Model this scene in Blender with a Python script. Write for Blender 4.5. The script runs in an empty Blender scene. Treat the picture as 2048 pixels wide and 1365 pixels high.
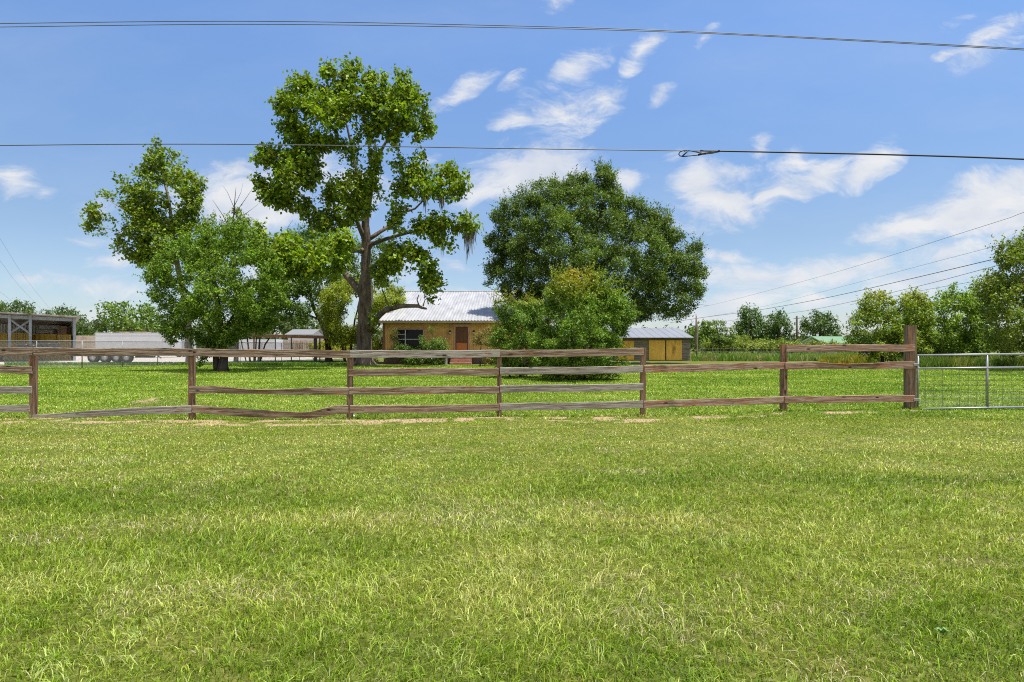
import bpy, math, random
import numpy as np
from mathutils import Vector, Matrix

F, HZ, CX, H = 1200.0, 694.0, 1024.0, 1.45      # focal length in photo pixels, horizon row, centre column, eye height
rng = np.random.default_rng(7)
random.seed(7)
sc = bpy.context.scene
COL = sc.collection

def W(px, py, Y):
    return np.array([(px - CX) / F * Y, Y, H + (HZ - py) / F * Y])
def GX(px, Y):
    return (px - CX) / F * Y
def S(*c):
    """sRGB 0-255 to linear"""
    return tuple(((v / 255) / 12.92 if v / 255 <= .04045 else ((v / 255 + .055) / 1.055) ** 2.4) for v in c)

# ------------------------------------------------------------------ materials
def newmat(name):
    m = bpy.data.materials.new(name); m.use_nodes = True
    nt = m.node_tree
    for n in list(nt.nodes): nt.nodes.remove(n)
    out = nt.nodes.new('ShaderNodeOutputMaterial')
    b = nt.nodes.new('ShaderNodeBsdfPrincipled')
    nt.links.new(b.outputs[0], out.inputs[0])
    return m, nt, b, out
def nd(nt, t, **k):
    n = nt.nodes.new(t)
    for a, v in k.items():
        if a.startswith('i_'): n.inputs[int(a[2:])].default_value = v
        else: setattr(n, a, v)
    return n
def ramp(nt, fac, stops):
    r = nt.nodes.new('ShaderNodeValToRGB')
    e = r.color_ramp.elements
    while len(e) > 1: e.remove(e[-1])
    e[0].position = stops[0][0]; e[0].color = (*stops[0][1], 1)
    for p, c in stops[1:]:
        x = e.new(p); x.color = (*c, 1)
    nt.links.new(fac, r.inputs[0])
    return r.outputs[0]
def noise(nt, vec, scale, detail=5, rough=.55, dist=0.0):
    n = nt.nodes.new('ShaderNodeTexNoise')
    n.inputs['Scale'].default_value = scale; n.inputs['Detail'].default_value = detail
    n.inputs['Roughness'].default_value = rough; n.inputs['Distortion'].default_value = dist
    nt.links.new(vec, n.inputs['Vector'])
    return n.outputs['Fac']
def mapping(nt, scale=(1, 1, 1), coord='Object', rnd=False):
    tc = nt.nodes.new('ShaderNodeTexCoord')
    mp = nt.nodes.new('ShaderNodeMapping'); mp.inputs['Scale'].default_value = scale
    nt.links.new(tc.outputs[coord], mp.inputs['Vector'])
    if rnd:
        oi = nt.nodes.new('ShaderNodeObjectInfo')
        ml = nd(nt, 'ShaderNodeMath', operation='MULTIPLY'); ml.inputs[1].default_value = 57.0
        nt.links.new(oi.outputs['Random'], ml.inputs[0])
        ad = nd(nt, 'ShaderNodeVectorMath', operation='ADD')
        nt.links.new(mp.outputs[0], ad.inputs[0]); nt.links.new(ml.outputs[0], ad.inputs[1])
        return ad.outputs[0]
    return mp.outputs[0]
def bump(nt, b, h, strength=.4, dist=.01):
    n = nt.nodes.new('ShaderNodeBump'); n.inputs['Strength'].default_value = strength
    n.inputs['Distance'].default_value = dist
    nt.links.new(h, n.inputs['Height']); nt.links.new(n.outputs[0], b.inputs['Normal'])
def mixc(nt, fac, a, b_, mode='MIX'):
    m = nt.nodes.new('ShaderNodeMix'); m.data_type = 'RGBA'; m.blend_type = mode
    for s, v in ((0, fac), (6, a), (7, b_)):
        if isinstance(v, (int, float)): m.inputs[s].default_value = v
        elif isinstance(v, tuple): m.inputs[s].default_value = (*v, 1) if len(v) == 3 else v
        else: nt.links.new(v, m.inputs[s])
    return m.outputs[2]

def plain(name, col, rough=.7, var=.25, scale=3.0, metal=0.0, spec=.4, stain=None, stain_amt=.0, bmp=0.0, sc3=(1, 1, 1)):
    m, nt, b, out = newmat(name)
    v = mapping(nt, sc3)
    f = noise(nt, v, scale, 6, .6)
    lo = tuple(c * (1 - var) for c in col); hi = tuple(min(1, c * (1 + var)) for c in col)
    c = ramp(nt, f, [(.3, lo), (.7, hi)])
    if stain:
        f2 = noise(nt, v, scale * .45, 8, .7)
        msk = ramp(nt, f2, [(.62 - .3 * stain_amt, (0, 0, 0)), (.75 - .3 * stain_amt, (1, 1, 1))])
        c = mixc(nt, msk, c, stain)
    nt.links.new(c, b.inputs['Base Color'])
    b.inputs['Roughness'].default_value = rough; b.inputs['Metallic'].default_value = metal
    b.inputs['Specular IOR Level'].default_value = spec
    if bmp: bump(nt, b, f, bmp, .02)
    return m

def wood(name, c1, c2, c3, paint=None, amt=0.0, axis=0, fine=1.0):
    m, nt, b, out = newmat(name)
    s = [38 * fine] * 3; s[axis] = 1.4 * fine
    v = mapping(nt, tuple(s), 'Object', True)
    g = noise(nt, v, 1.0, 8, .65, .9)
    c = ramp(nt, g, [(.3, c1), (.47, c2), (.58, c3), (.72, c1)])
    s2 = [90 * fine] * 3; s2[axis] = 4.0 * fine
    v2 = mapping(nt, tuple(s2), 'Object', True)
    g2 = noise(nt, v2, 1.0, 4, .6)
    crack = ramp(nt, g2, [(.30, (0.0, 0, 0)), (.40, (1, 1, 1))])
    c = mixc(nt, crack, (c1[0] * .3, c1[1] * .3, c1[2] * .3), c)
    if paint:
        s3 = [9.0] * 3; s3[axis] = 1.6
        v3 = mapping(nt, tuple(s3), 'Object', True)
        g3 = noise(nt, v3, 1.0, 9, .72)
        p = ramp(nt, g3, [(.63 - .3 * amt, (0, 0, 0)), (.68 - .3 * amt, (1, 1, 1))])
        c = mixc(nt, p, c, paint)
    # knots
    vo = nt.nodes.new('ShaderNodeTexVoronoi'); vo.inputs['Scale'].default_value = 1.0
    s4 = [7.0] * 3; s4[axis] = 2.2
    nt.links.new(mapping(nt, tuple(s4), 'Object', True), vo.inputs['Vector'])
    k = ramp(nt, vo.outputs['Distance'], [(.08, (1, 1, 1)), (.16, (0, 0, 0))])
    c = mixc(nt, k, c, (c1[0] * .35, c1[1] * .3, c1[2] * .3))
    nt.links.new(c, b.inputs['Base Color'])
    b.inputs['Roughness'].default_value = .85; b.inputs['Specular IOR Level'].default_value = .2
    hsum = nd(nt, 'ShaderNodeMath', operation='MULTIPLY_ADD'); hsum.inputs[1].default_value = .6
    nt.links.new(g2, hsum.inputs[0]); nt.links.new(g, hsum.inputs[2])
    bump(nt, b, hsum.outputs[0], .9, .008)
    return m

def leafmat(name, trans=.4, rough=.45, spec=.35, tcol=(1.25, 1.35, .45)):
    m, nt, b, out = newmat(name)
    a = nt.nodes.new('ShaderNodeAttribute'); a.attribute_name = 'tint'
    nt.links.new(a.outputs['Color'], b.inputs['Base Color'])
    b.inputs['Roughness'].default_value = rough; b.inputs['Specular IOR Level'].default_value = spec
    t = nt.nodes.new('ShaderNodeBsdfTranslucent')
    c = mixc(nt, 1.0, a.outputs['Color'], tcol, 'MULTIPLY')
    nt.links.new(c, t.inputs['Color'])
    mx = nt.nodes.new('ShaderNodeMixShader'); mx.inputs[0].default_value = trans
    nt.links.new(b.outputs[0], mx.inputs[1]); nt.links.new(t.outputs[0], mx.inputs[2])
    nt.links.new(mx.outputs[0], out.inputs[0])
    return m

def bark(name, c1, c2, scale=6.0):
    m, nt, b, out = newmat(name)
    v = mapping(nt, (scale, scale, scale * .22))
    g = noise(nt, v, 1.0, 8, .7, .4)
    c = ramp(nt, g, [(.36, c1), (.6, c2)])
    f2 = noise(nt, mapping(nt, (.9, .9, .5)), 1.0, 4)
    c = mixc(nt, ramp(nt, f2, [(.5, (0, 0, 0)), (.68, (1, 1, 1))]), c, tuple(x * 1.2 for x in c2))
    nt.links.new(c, b.inputs['Base Color'])
    b.inputs['Roughness'].default_value = .9; b.inputs['Specular IOR Level'].default_value = .15
    bump(nt, b, g, 1.0, .05)
    return m

# ------------------------------------------------------------------ mesh building
class MB:
    def __init__(s): s.v = []; s.f = []
    def add(s, vs, fs):
        o = len(s.v); s.v.extend([tuple(map(float, p)) for p in vs]); s.f.extend([tuple(i + o for i in f) for f in fs]); return s
    def box(s, x0, y0, z0, x1, y1, z1, bev=0.0, mat=None):
        if bev:
            b = bev
            vs = []
            for (z, i) in ((z0, b), (z0 + b, 0), (z1 - b, 0), (z1, b)):
                X0, X1, Y0, Y1 = x0 + i, x1 - i, y0 + i, y1 - i
                bb = b if i == 0 else b * .5
                vs += [(X0 + bb, Y0, z), (X1 - bb, Y0, z), (X1, Y0 + bb, z), (X1, Y1 - bb, z), (X1 - bb, Y1, z), (X0 + bb, Y1, z), (X0, Y1 - bb, z), (X0, Y0 + bb, z)]
            fs = [tuple(reversed(range(8))), tuple(range(24, 32))]
            for k in range(3):
                for j in range(8):
                    a = k * 8 + j; c = k * 8 + (j + 1) % 8
                    fs.append((a, c, c + 8, a + 8))
        else:
            vs = [(x, y, z) for z in (z0, z1) for y in (y0, y1) for x in (x0, x1)]
            fs = [(0, 2, 3, 1), (4, 5, 7, 6), (0, 1, 5, 4), (2, 6, 7, 3), (0, 4, 6, 2), (1, 3, 7, 5)]
        if mat is not None: vs = [tuple(mat @ Vector(p)) for p in vs]
        return s.add(vs, fs)
    def tube(s, pts, rad, n=6, cap=True, rough=0.0):
        pts = [np.array(p, float) for p in pts]
        m = len(pts)
        if not hasattr(rad, '__len__'): rad = [rad] * m
        t0 = pts[1] - pts[0]; t0 = t0 / (np.linalg.norm(t0) + 1e-9)
        ref = np.array([0, 0, 1.0]) if abs(t0[2]) < .9 else np.array([1.0, 0, 0])
        u = np.cross(t0, ref); u /= np.linalg.norm(u)
        vs = []
        for i in range(m):
            a = pts[max(0, i - 1)]; c = pts[min(m - 1, i + 1)]
            t = c - a; t = t / (np.linalg.norm(t) + 1e-9)
            u = u - t * np.dot(u, t); u /= (np.linalg.norm(u) + 1e-9); w = np.cross(t, u)
            for j in range(n):
                q = 2 * math.pi * j / n
                r = rad[i] * (1 + (random.uniform(-rough, rough) if rough else 0))
                vs.append(pts[i] + (u * math.cos(q) + w * math.sin(q)) * r)
        fs = [(i * n + j, i * n + (j + 1) % n, (i + 1) * n + (j + 1) % n, (i + 1) * n + j) for i in range(m - 1) for j in range(n)]
        if cap: fs += [tuple(reversed(range(n))), tuple(range((m - 1) * n, m * n))]
        return s.add(vs, fs)
    def lathe(s, c, axis, prof, n=20):
        """prof = [(radius, offset along axis)], axis a unit vector"""
        c = np.array(c, float); axis = np.array(axis, float)
        ref = np.array([0, 0, 1.0]) if abs(axis[2]) < .9 else np.array([1.0, 0, 0])
        u = np.cross(axis, ref); u /= np.linalg.norm(u); w = np.cross(axis, u)
        vs = [c + axis * o + (u * math.cos(2 * math.pi * j / n) + w * math.sin(2 * math.pi * j / n)) * r for r, o in prof for j in range(n)]
        m = len(prof)
        fs = [(i * n + j, i * n + (j + 1) % n, (i + 1) * n + (j + 1) % n, (i + 1) * n + j) for i in range(m - 1) for j in range(n)]
        fs += [tuple(reversed(range(n))), tuple(range((m - 1) * n, m * n))]
        return s.add(vs, fs)

def tag(o, label=None, cat=None, group=None, kind=None):
    if label: o['label'] = label
    if cat: o['category'] = cat
    if group: o['group'] = group
    if kind: o['kind'] = kind
    return o
def link(o, parent=None):
    COL.objects.link(o)
    if parent is not None: o.parent = parent
    return o
ORG = {}
def thing(name, loc, label, cat, group=None):
    o = bpy.data.objects.new(name, None); o.empty_display_size = .3
    o.location = tuple(map(float, loc)); link(o); tag(o, label, cat, group)
    ORG[o.name] = np.array(loc, float)
    return o
def org_of(parent):
    while parent is not None:
        if parent.name in ORG: return ORG[parent.name]
        parent = parent.parent
    return np.zeros(3)
def build(mb, name, m, parent=None, smooth=False, label=None, cat=None, group=None, kind=None):
    og = org_of(parent)
    me = bpy.data.meshes.new(name)
    v = np.array(mb.v) - og
    me.from_pydata([tuple(p) for p in v], [], mb.f); me.update()
    if smooth: me.shade_smooth()
    me.materials.append(m)
    o = bpy.data.objects.new(name, me); link(o, parent); tag(o, label, cat, group, kind)
    return o
def np_mesh(name, verts, faces, m, parent=None, tint=None, nper=None):
    """verts (N,3); faces list of (M,k) arrays; tint (N,3)"""
    og = org_of(parent)
    verts = (verts - og).astype(np.float32)
    me = bpy.data.meshes.new(name)
    loops = np.concatenate([f.ravel() for f in faces]).astype(np.int32)
    tot = np.concatenate([np.full(len(f), f.shape[1]) for f in faces]).astype(np.int32)
    start = np.concatenate([[0], np.cumsum(tot)[:-1]]).astype(np.int32)
    me.vertices.add(len(verts)); me.vertices.foreach_set('co', verts.ravel())
    me.loops.add(len(loops)); me.loops.foreach_set('vertex_index', loops)
    me.polygons.add(len(tot)); me.polygons.foreach_set('loop_start', start); me.polygons.foreach_set('loop_total', tot)
    me.update(calc_edges=True)
    if tint is not None:
        a = me.attributes.new('tint', 'FLOAT_COLOR', 'POINT')
        c = np.ones((len(verts), 4), np.float32); c[:, :3] = tint
        a.data.foreach_set('color', c.ravel())
    me.materials.append(m)
    o = bpy.data.objects.new(name, me); link(o, parent)
    return o

# ------------------------------------------------------------------ value noise for placement
def vnoise(x, y, seed=0):
    xi = np.floor(x).astype(np.int64); yi = np.floor(y).astype(np.int64)
    fx = x - xi; fy = y - yi
    fx = fx * fx * (3 - 2 * fx); fy = fy * fy * (3 - 2 * fy)
    def h(a, b):
        n = (a * 374761393 + b * 668265263 + seed * 1442695041) & 0x7fffffff
        n = ((n ^ (n >> 13)) * 1274126177) & 0x7fffffff
        return ((n ^ (n >> 16)) & 0xffff) / 65535.0
    return (h(xi, yi) * (1 - fx) + h(xi + 1, yi) * fx) * (1 - fy) + (h(xi, yi + 1) * (1 - fx) + h(xi + 1, yi + 1) * fx) * fy
def fbm(x, y, seed=0, o=4):
    s = 0; a = 1; t = 0
    for k in range(o):
        s = s + a * vnoise(x * 2 ** k, y * 2 ** k, seed + k); t += a; a *= .55
    return s / t

# ------------------------------------------------------------------ leaves
LEAF_MATS = {}
def lm(key):
    if key not in LEAF_MATS:
        LEAF_MATS['broad'] = leafmat('broad_leaf', .33, .5, .2)
        LEAF_MATS['small'] = leafmat('small_leaf', .32, .5, .25)
        LEAF_MATS['needle'] = leafmat('needle', .25, .6, .2)
        LEAF_MATS['grass'] = leafmat('grass_blade', .30, .5, .3, (1.2, 1.2, .5))
        LEAF_MATS['moss'] = leafmat('moss', .2, .9, .1, (1, 1, .9))
    return LEAF_MATS[key]

def unit(a): return a / (np.linalg.norm(a, axis=1, keepdims=True) + 1e-9)
def leaf_arrays(cent, outd, size, asp, droop, upb, col, var, hue=.12):
    """one folded kite per leaf; cent (N,3); outd (N,3)"""
    n = len(cent)
    d = unit(outd * .7 + rng.normal(0, .55, (n, 3)) + np.array([0, 0, -droop]))
    nn = rng.normal(0, .45, (n, 3)) + np.array([0, 0, upb]) + outd * .85
    nn = unit(nn - d * np.sum(nn * d, 1, keepdims=True))
    sd = np.cross(d, nn)
    L = (size * rng.uniform(.65, 1.25, n))[:, None]; Wd = L * asp * rng.uniform(.8, 1.15, n)[:, None]
    base = cent - d * L * .5
    mid = cent - d * L * .08 - nn * Wd * .22
    v = np.stack([base, mid + sd * Wd * .5, cent + d * L * .5 - nn * L * .08, mid - sd * Wd * .5], 1).reshape(-1, 3)
    f = np.arange(n * 4).reshape(n, 4)
    c = np.array(col)[None] if np.ndim(col) == 1 else np.array(col)
    k = rng.uniform(1 - var, 1 + var, (n, 1))
    c = c * k * np.array([1.85, 1.58, 1.0])
    c = c * (1 + rng.normal(0, hue, (n, 1)) * np.array([[1.3, .25, .6]]))
    return v, f, np.repeat(np.clip(c, .002, 1), 4, 0)

def inpoly(P, poly):
    x, y = P[:, 0], P[:, 1]; ins = np.zeros(len(P), bool); n = len(poly)
    for i in range(n):
        x1, y1 = poly[i]; x2, y2 = poly[(i + 1) % n]
        c = ((y1 > y) != (y2 > y)) & (x < (x2 - x1) * (y - y1) / (y2 - y1 + 1e-9) + x1)
        ins ^= c
    return ins
def edged(P, poly):
    D = np.full(len(P), 1e9); n = len(poly)
    for i in range(n):
        a = np.array(poly[i], float); b = np.array(poly[(i + 1) % n], float); ab = b - a
        t = np.clip(((P - a) @ ab) / (ab @ ab + 1e-9), 0, 1)
        D = np.minimum(D, np.linalg.norm(P - (a + t[:, None] * ab), axis=1))
    return D
def area(poly):
    p = np.array(poly, float); x, y = p[:, 0], p[:, 1]
    return abs(np.dot(x, np.roll(y, -1)) - np.dot(y, np.roll(x, -1))) / 2

def tree(name, label, cat, base_px, Y, limbs, polys, leaf, asp=.75, clump=16, dens=1.0, cover=2.6, col=(.05, .1, .02),
         var=.35, mat='broad', droop=.5, upb=1.0, barkm=None, depth=6.0, dshift=0.0, group=None, trunk_r=None, per=6,
         colfn=None, gapf=.36, shoots=0, slen=14, pshift={}, twigs=True, holes=(), flare=True, baseZ=0.0, crown_name='crown'):
    """limbs: list of [(px,py,dY,r)...]; polys: outline polygons of foliage (photo px), each gets depth"""
    x0 = GX(base_px, Y)
    T = thing(name, (x0, Y, baseZ), label, cat, group)
    wood_ = MB(); nodes = []
    for li, L in enumerate(limbs):
        pts = [W(p[0], p[1], Y + p[2]) for p in L]; rad = [p[3] for p in L]
        # subdivide
        P = []; R = []
        for i in range(len(pts) - 1):
            m = max(2, int(np.linalg.norm(pts[i + 1] - pts[i]) / .9) + 1)
            for k in range(m):
                t = k / m
                q = pts[i] * (1 - t) + pts[i + 1] * t
                if k or i: q = q + rng.normal(0, min(.05, rad[i] * .12), 3)
                P.append(q); R.append(rad[i] * (1 - t) + rad[i + 1] * t)
        P.append(pts[-1]); R.append(rad[-1])
        if li == 0 and flare:
            P[0][2] = baseZ - .1; R[0] *= 1.35
            if len(R) > 2 and P[1][2] - baseZ > .5:
                P.insert(1, P[0] * .7 + P[1] * .3); R.insert(1, R[0] * .78)
        wood_.tube(P, R, 12 if R[0] > .15 else 7, rough=.07)
        nodes += [(p, r) for p, r in zip(P, R)][1:]
    # clumps
    C = []
    for pi_, poly in enumerate(polys):
        sh_ = pshift.get(pi_, 0.0)
        A = area(poly); n = max(2, int(dens * A / (clump * clump * 1.5)))
        pa = np.array(poly, float); lo = pa.min(0); hi = pa.max(0)
        Q = rng.uniform(lo, hi, (n * 14, 2)); Q = Q[inpoly(Q, poly)]
        for hpoly in holes:
            if len(Q): Q = Q[~inpoly(Q, hpoly)]
        D = edged(Q, poly); 
        cav = fbm(Q[:, 0] / 30.0, Q[:, 1] / 24.0, 17 + int(base_px) % 90, 2) if len(Q) else np.zeros(0)
        k = (D > clump * .18) & (cav > gapf)
        Q, D = Q[k], D[k]
        got = []
        for q, d in zip(Q, D):
            if len(got) >= n: break
            r = min(clump * rng.uniform(.7, 1.25), d * 1.0 + 2)
            if any((q[0] - g[0]) ** 2 + (q[1] - g[1]) ** 2 < (r * .42) ** 2 for g in got): continue
            dd = min(depth, (d + clump * .5) / F * Y * 1.25)
            got.append((q[0], q[1], r, rng.uniform(-1, 1) * dd + dshift + sh_))
        C += got
    cent = [(W(c[0], c[1], Y + c[3]), c[2] / F * Y) for c in C]
    troot = W(base_px, 650, Y)
    cent.sort(key=lambda c: np.linalg.norm(c[0] - troot))
    tw = MB()
    if twigs and nodes:
        NP = [n[0] for n in nodes]; NR = [n[1] for n in nodes]
        for c, r in cent:
            A = np.array(NP); d = np.linalg.norm(A - c, axis=1) + np.maximum(0, A[:, 2] - c[2]) * .8 + rng.uniform(0, .4, len(A))
            i = int(np.argmin(d)); p0 = A[i]; ln = np.linalg.norm(c - p0)
            r0 = min(NR[i] * .75, .018 + .016 * ln)
            mid = (p0 + c) / 2 + np.array([rng.normal(0, .08), rng.normal(0, .08), rng.uniform(-.1, .12)]) * ln
            pts = [p0 * .999, (p0 + mid) / 2 + rng.normal(0, .03, 3) * ln, mid, (mid + c) / 2 + rng.normal(0, .03, 3) * ln, c]
            rr = [r0, r0 * .85, r0 * .7, r0 * .5, r0 * .3]
            wood_.tube(pts, rr, 5, cap=False)
            NP += [pts[2], pts[4]]; NR += [rr[2], max(rr[4], .012)]
            for _ in range(4):
                e = c + unit(rng.normal(0, 1, (1, 3)))[0] * r * rng.uniform(.5, .95)
                wood_.tube([c, (c + e) / 2 + rng.normal(0, .06, 3) * r, e], [r0 * .3, r0 * .2, .004], 3, cap=False)
    build(wood_, 'trunk', barkm, T, smooth=True)
    # leaves
    V = []; Fc = []; TT = []; off = 0
    for c, r in cent:
        nl = int(cover * math.pi * r * r / (leaf * leaf * asp * .5))
        nc = max(2, nl // per)
        dirs = unit(rng.normal(0, 1, (nc, 3)))
        rr = rng.uniform(.12, 1, nc) ** .45
        cc = c + dirs * rr[:, None] * r * np.array([1.05, 1.05, .85]) * rng.uniform(.8, 1.12, (nc, 1))
        cen = np.repeat(cc, per, 0); od = np.repeat(dirs, per, 0)
        spread = rng.normal(0, leaf * .62, cen.shape) 
        cen = cen + spread; od2 = unit(od + unit(spread) * .8)
        co = np.array(col) * rng.uniform(.8, 1.2)
        v, f, t = leaf_arrays(cen, od2, leaf, asp, droop, upb, colfn(cen, co) if colfn is not None else co, var)
        V.append(v); Fc.append(f + off); TT.append(t); off += len(v)
        for _ in range(rng.poisson(shoots)):
            dd = rng.normal(0, .6, 3) + np.array([0, 0, .9]) + dirs[rng.integers(nc)] * .5; dd /= np.linalg.norm(dd)
            Ls = slen / F * Y * rng.uniform(.5, 1.4); m_ = max(4, int(Ls / (leaf * .28)))
            tt = np.linspace(.1, 1, m_)[:, None]
            p_ = c + dd * r * .75 + dd * Ls * tt + rng.normal(0, leaf * .3, (m_, 3))
            v, f, t = leaf_arrays(p_, unit(rng.normal(0, .7, (m_, 3)) + dd), leaf * .9, asp, 0, upb, colfn(p_, co) if colfn is not None else co, var)
            V.append(v); Fc.append(f + off); TT.append(t); off += len(v)
    V = np.concatenate(V); keep = None
    np_mesh(crown_name, V, [np.concatenate(Fc)], lm(mat), T, np.concatenate(TT))
    return T

def ellipse(cx, cy, rx, ry, n=18, jit=.12):
    return [(cx + rx * math.cos(a) * (1 + random.uniform(-jit, jit)), cy + ry * math.sin(a) * (1 + random.uniform(-jit, jit))) for a in [2 * math.pi * i / n for i in range(n)]]

#==================================================================== CAMERA, LIGHT, SKY
cam = bpy.data.cameras.new('camera'); co = bpy.data.objects.new('camera', cam); link(co)
co.location = (0, 0, H); co.rotation_euler = (math.radians(90), 0, 0)
cam.sensor_width = 36; cam.lens = 36 * F / 2048; cam.shift_y = (HZ - 682.5) / 2048
cam.clip_end = 6000; cam.clip_start = .05
sc.camera = co

SD = Vector((.22, -.07, 1)).normalized()
sun = bpy.data.lights.new('sun', 'SUN'); sun.energy = 5.0; sun.angle = math.radians(.5); sun.color = (1, .955, .88)
so = bpy.data.objects.new('sun', sun); link(so)
so.rotation_euler = SD.to_track_quat('Z', 'Y').to_euler()
world = bpy.data.worlds.new('World'); sc.world = world; world.use_nodes = True
nt = world.node_tree
for n in list(nt.nodes): nt.nodes.remove(n)
wo = nt.nodes.new('ShaderNodeOutputWorld'); bg = nt.nodes.new('ShaderNodeBackground'); nt.links.new(bg.outputs[0], wo.inputs[0])
BGS = .117
bg.inputs[1].default_value = BGS
sky = nt.nodes.new('ShaderNodeTexSky'); sky.sky_type = 'NISHITA'; sky.sun_disc = False
sky.sun_elevation = math.asin(SD.z); sky.sun_rotation = math.atan2(SD.x, SD.y)
sky.air_density = 1.0; sky.dust_density = .6; sky.ozone_density = 1.0
SKY_TINT = (.78, .95, 1.12)
skyc = mixc(nt, 1.0, sky.outputs[0], SKY_TINT, 'MULTIPLY')
tc = nt.nodes.new('ShaderNodeTexCoord')
sp = nt.nodes.new('ShaderNodeSeparateXYZ'); nt.links.new(tc.outputs['Generated'], sp.inputs[0])
skyc = mixc(nt, 1.0, skyc, ramp(nt, sp.outputs[2], [(0.0, (.86, .74, .72)), (.17, (.86, .75, .70)), (.45, (1, .99, 1.0))]), 'MULTIPLY')
def M(op, a, b=None, clamp=False):
    n = nt.nodes.new('ShaderNodeMath'); n.operation = op; n.use_clamp = clamp
    for i, v in enumerate((a, b)):
        if v is None: continue
        if isinstance(v, (int, float)): n.inputs[i].default_value = v
        else: nt.links.new(v, n.inputs[i])
    return n.outputs[0]
yy = M('MAXIMUM', sp.outputs[1], .04)
u = M('DIVIDE', sp.outputs[0], yy); v_ = M('DIVIDE', sp.outputs[2], yy)
cb = nt.nodes.new('ShaderNodeCombineXYZ'); nt.links.new(u, cb.inputs[0]); nt.links.new(v_, cb.inputs[1])
nz = nt.nodes.new('ShaderNodeTexNoise'); nz.inputs['Scale'].default_value = 11; nz.inputs['Detail'].default_value = 5
nt.links.new(cb.outputs[0], nz.inputs['Vector'])
def VM(op, a, b):
    n = nt.nodes.new('ShaderNodeVectorMath'); n.operation = op
    for i, v in enumerate((a, b)):
        if isinstance(v, tuple): n.inputs[i].default_value = v
        elif isinstance(v, (int, float)): n.inputs[3].default_value = v
        else: nt.links.new(v, n.inputs[i])
    return n
wv = VM('SUBTRACT', nz.outputs['Color'], (.5, .5, .5)).outputs[0]
ws = nt.nodes.new('ShaderNodeVectorMath'); ws.operation = 'SCALE'; nt.links.new(wv, ws.inputs[0]); ws.inputs[3].default_value = .05
uvw = VM('ADD', cb.outputs[0], ws.outputs[0]).outputs[0]
# clouds: cx, cy, rx, ry (photo px, as directions), tilt deg (up to the right positive), strength
CL = [(925, 180, 75, 22, 28, .62), (1030, 162, 35, 18, 40, .55), (1140, 143, 100, 26, 27, .72), (1285, 98, 62, 24, 52, .72), (1408, 76, 38, 16, 40, .6),
      (1030, 243, 55, 24, 5, .8), (1130, 222, 95, 48, 12, .82), (1210, 200, 55, 34, 35, .62), (1325, 188, 34, 18, 30, .62), (1060, 345, 135, 58, 10, 1.05), (975, 378, 70, 30, 20, .9),
      (1252, 364, 36, 26, 10, .9), (500, 398, 150, 72, 0, 1.15), (600, 355, 90, 40, 30, 1.0), (420, 350, 60, 26, 20, .7), (700, 385, 110, 40, 0, .9), (22, 366, 50, 34, 0, .8), (88, 384, 28, 16, 0, .55),
      (1520, 300, 34, 26, 40, .8), (1405, 362, 75, 45, 20, .95), (1470, 345, 60, 26, 0, .85), (1440, 412, 100, 48, 15, 1.0), (1560, 385, 95, 34, 25, .95), (1590, 330, 60, 26, 10, .75), (1640, 350, 75, 32, 20, .85), (1745, 330, 70, 36, 35, .98),
      (1960, 415, 150, 62, 18, 1.2), (1830, 455, 120, 34, 8, .95), (2060, 420, 120, 70, 20, 1.2), (1452, 513, 60, 17, 0, .85), (1500, 555, 130, 30, 0, .95), (1640, 552, 150, 34, 8, 1.05), (1900, 502, 110, 32, 14, .95), (1800, 560, 180, 34, 4, .8),
      (1500, 608, 120, 24, 5, .95), (1650, 600, 110, 24, 10, .95), (1420, 640, 130, 22, 0, .7), (238, 525, 70, 22, 0, .75), (185, 484, 70, 15, 0, .6), (240, 582, 100, 26, 0, .85), (70, 565, 90, 22, 0, .55), (165, 410, 60, 22, 0, .5),
      (175, 520, 20, 10, 0, .7), (1110, 10, 30, 22, 20, .6), (2000, 70, 100, 34, 30, .7), (1900, 52, 46, 14, 20, .5), (1890, 104, 30, 9, 10, .55), (910, 540, 34, 16, 0, .7), (860, 320, 30, 14, 20, .5), (1340, 300, 40, 16, 0, .6), (620, 560, 300, 60, 0, .7), (900, 600, 80, 30, 0, .6),
      (1480, 660, 300, 24, 0, .7), (150, 640, 200, 26, 0, .6), (1720, 640, 120, 22, 0, .7)]
fld = None
for (cx, cy, rx, ry, tl, st) in CL:
    if cy > 500: st *= .86
    mp = nt.nodes.new('ShaderNodeMapping'); mp.vector_type = 'TEXTURE'
    mp.inputs['Location'].default_value = ((cx - CX) / F, (HZ - cy) / F, 0)
    mp.inputs['Rotation'].default_value = (0, 0, math.radians(tl))
    mp.inputs['Scale'].default_value = (rx * 1.35 / F, ry * 1.35 / F, 1)
    nt.links.new(uvw, mp.inputs['Vector'])
    ln = nt.nodes.new('ShaderNodeVectorMath'); ln.operation = 'LENGTH'; nt.links.new(mp.outputs[0], ln.inputs[0])
    e = M('MULTIPLY', M('SUBTRACT', 1.0, ln.outputs['Value'], True), st)
    fld = e if fld is None else M('MAXIMUM', fld, e)
mp = nt.nodes.new('ShaderNodeMapping'); mp.inputs['Rotation'].default_value = (0, 0, -.5); mp.inputs['Scale'].default_value = (8, 19, 9)
nt.links.new(uvw, mp.inputs['Vector'])
fb = noise(nt, mp.outputs[0], 1.0, 10, .68, .5)
dens = M('ADD', fld, M('MULTIPLY', M('SUBTRACT', fb, .51), 2.4))
dens = M('MULTIPLY', dens, M('MINIMUM', M('MULTIPLY', fld, 7.0), 1.0))
mr = nt.nodes.new('ShaderNodeMapRange'); mr.interpolation_type = 'SMOOTHSTEP'
nt.links.new(dens, mr.inputs[0]); mr.inputs[1].default_value = .02; mr.inputs[2].default_value = .86; mr.inputs[3].default_value = 0; mr.inputs[4].default_value = .93
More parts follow.
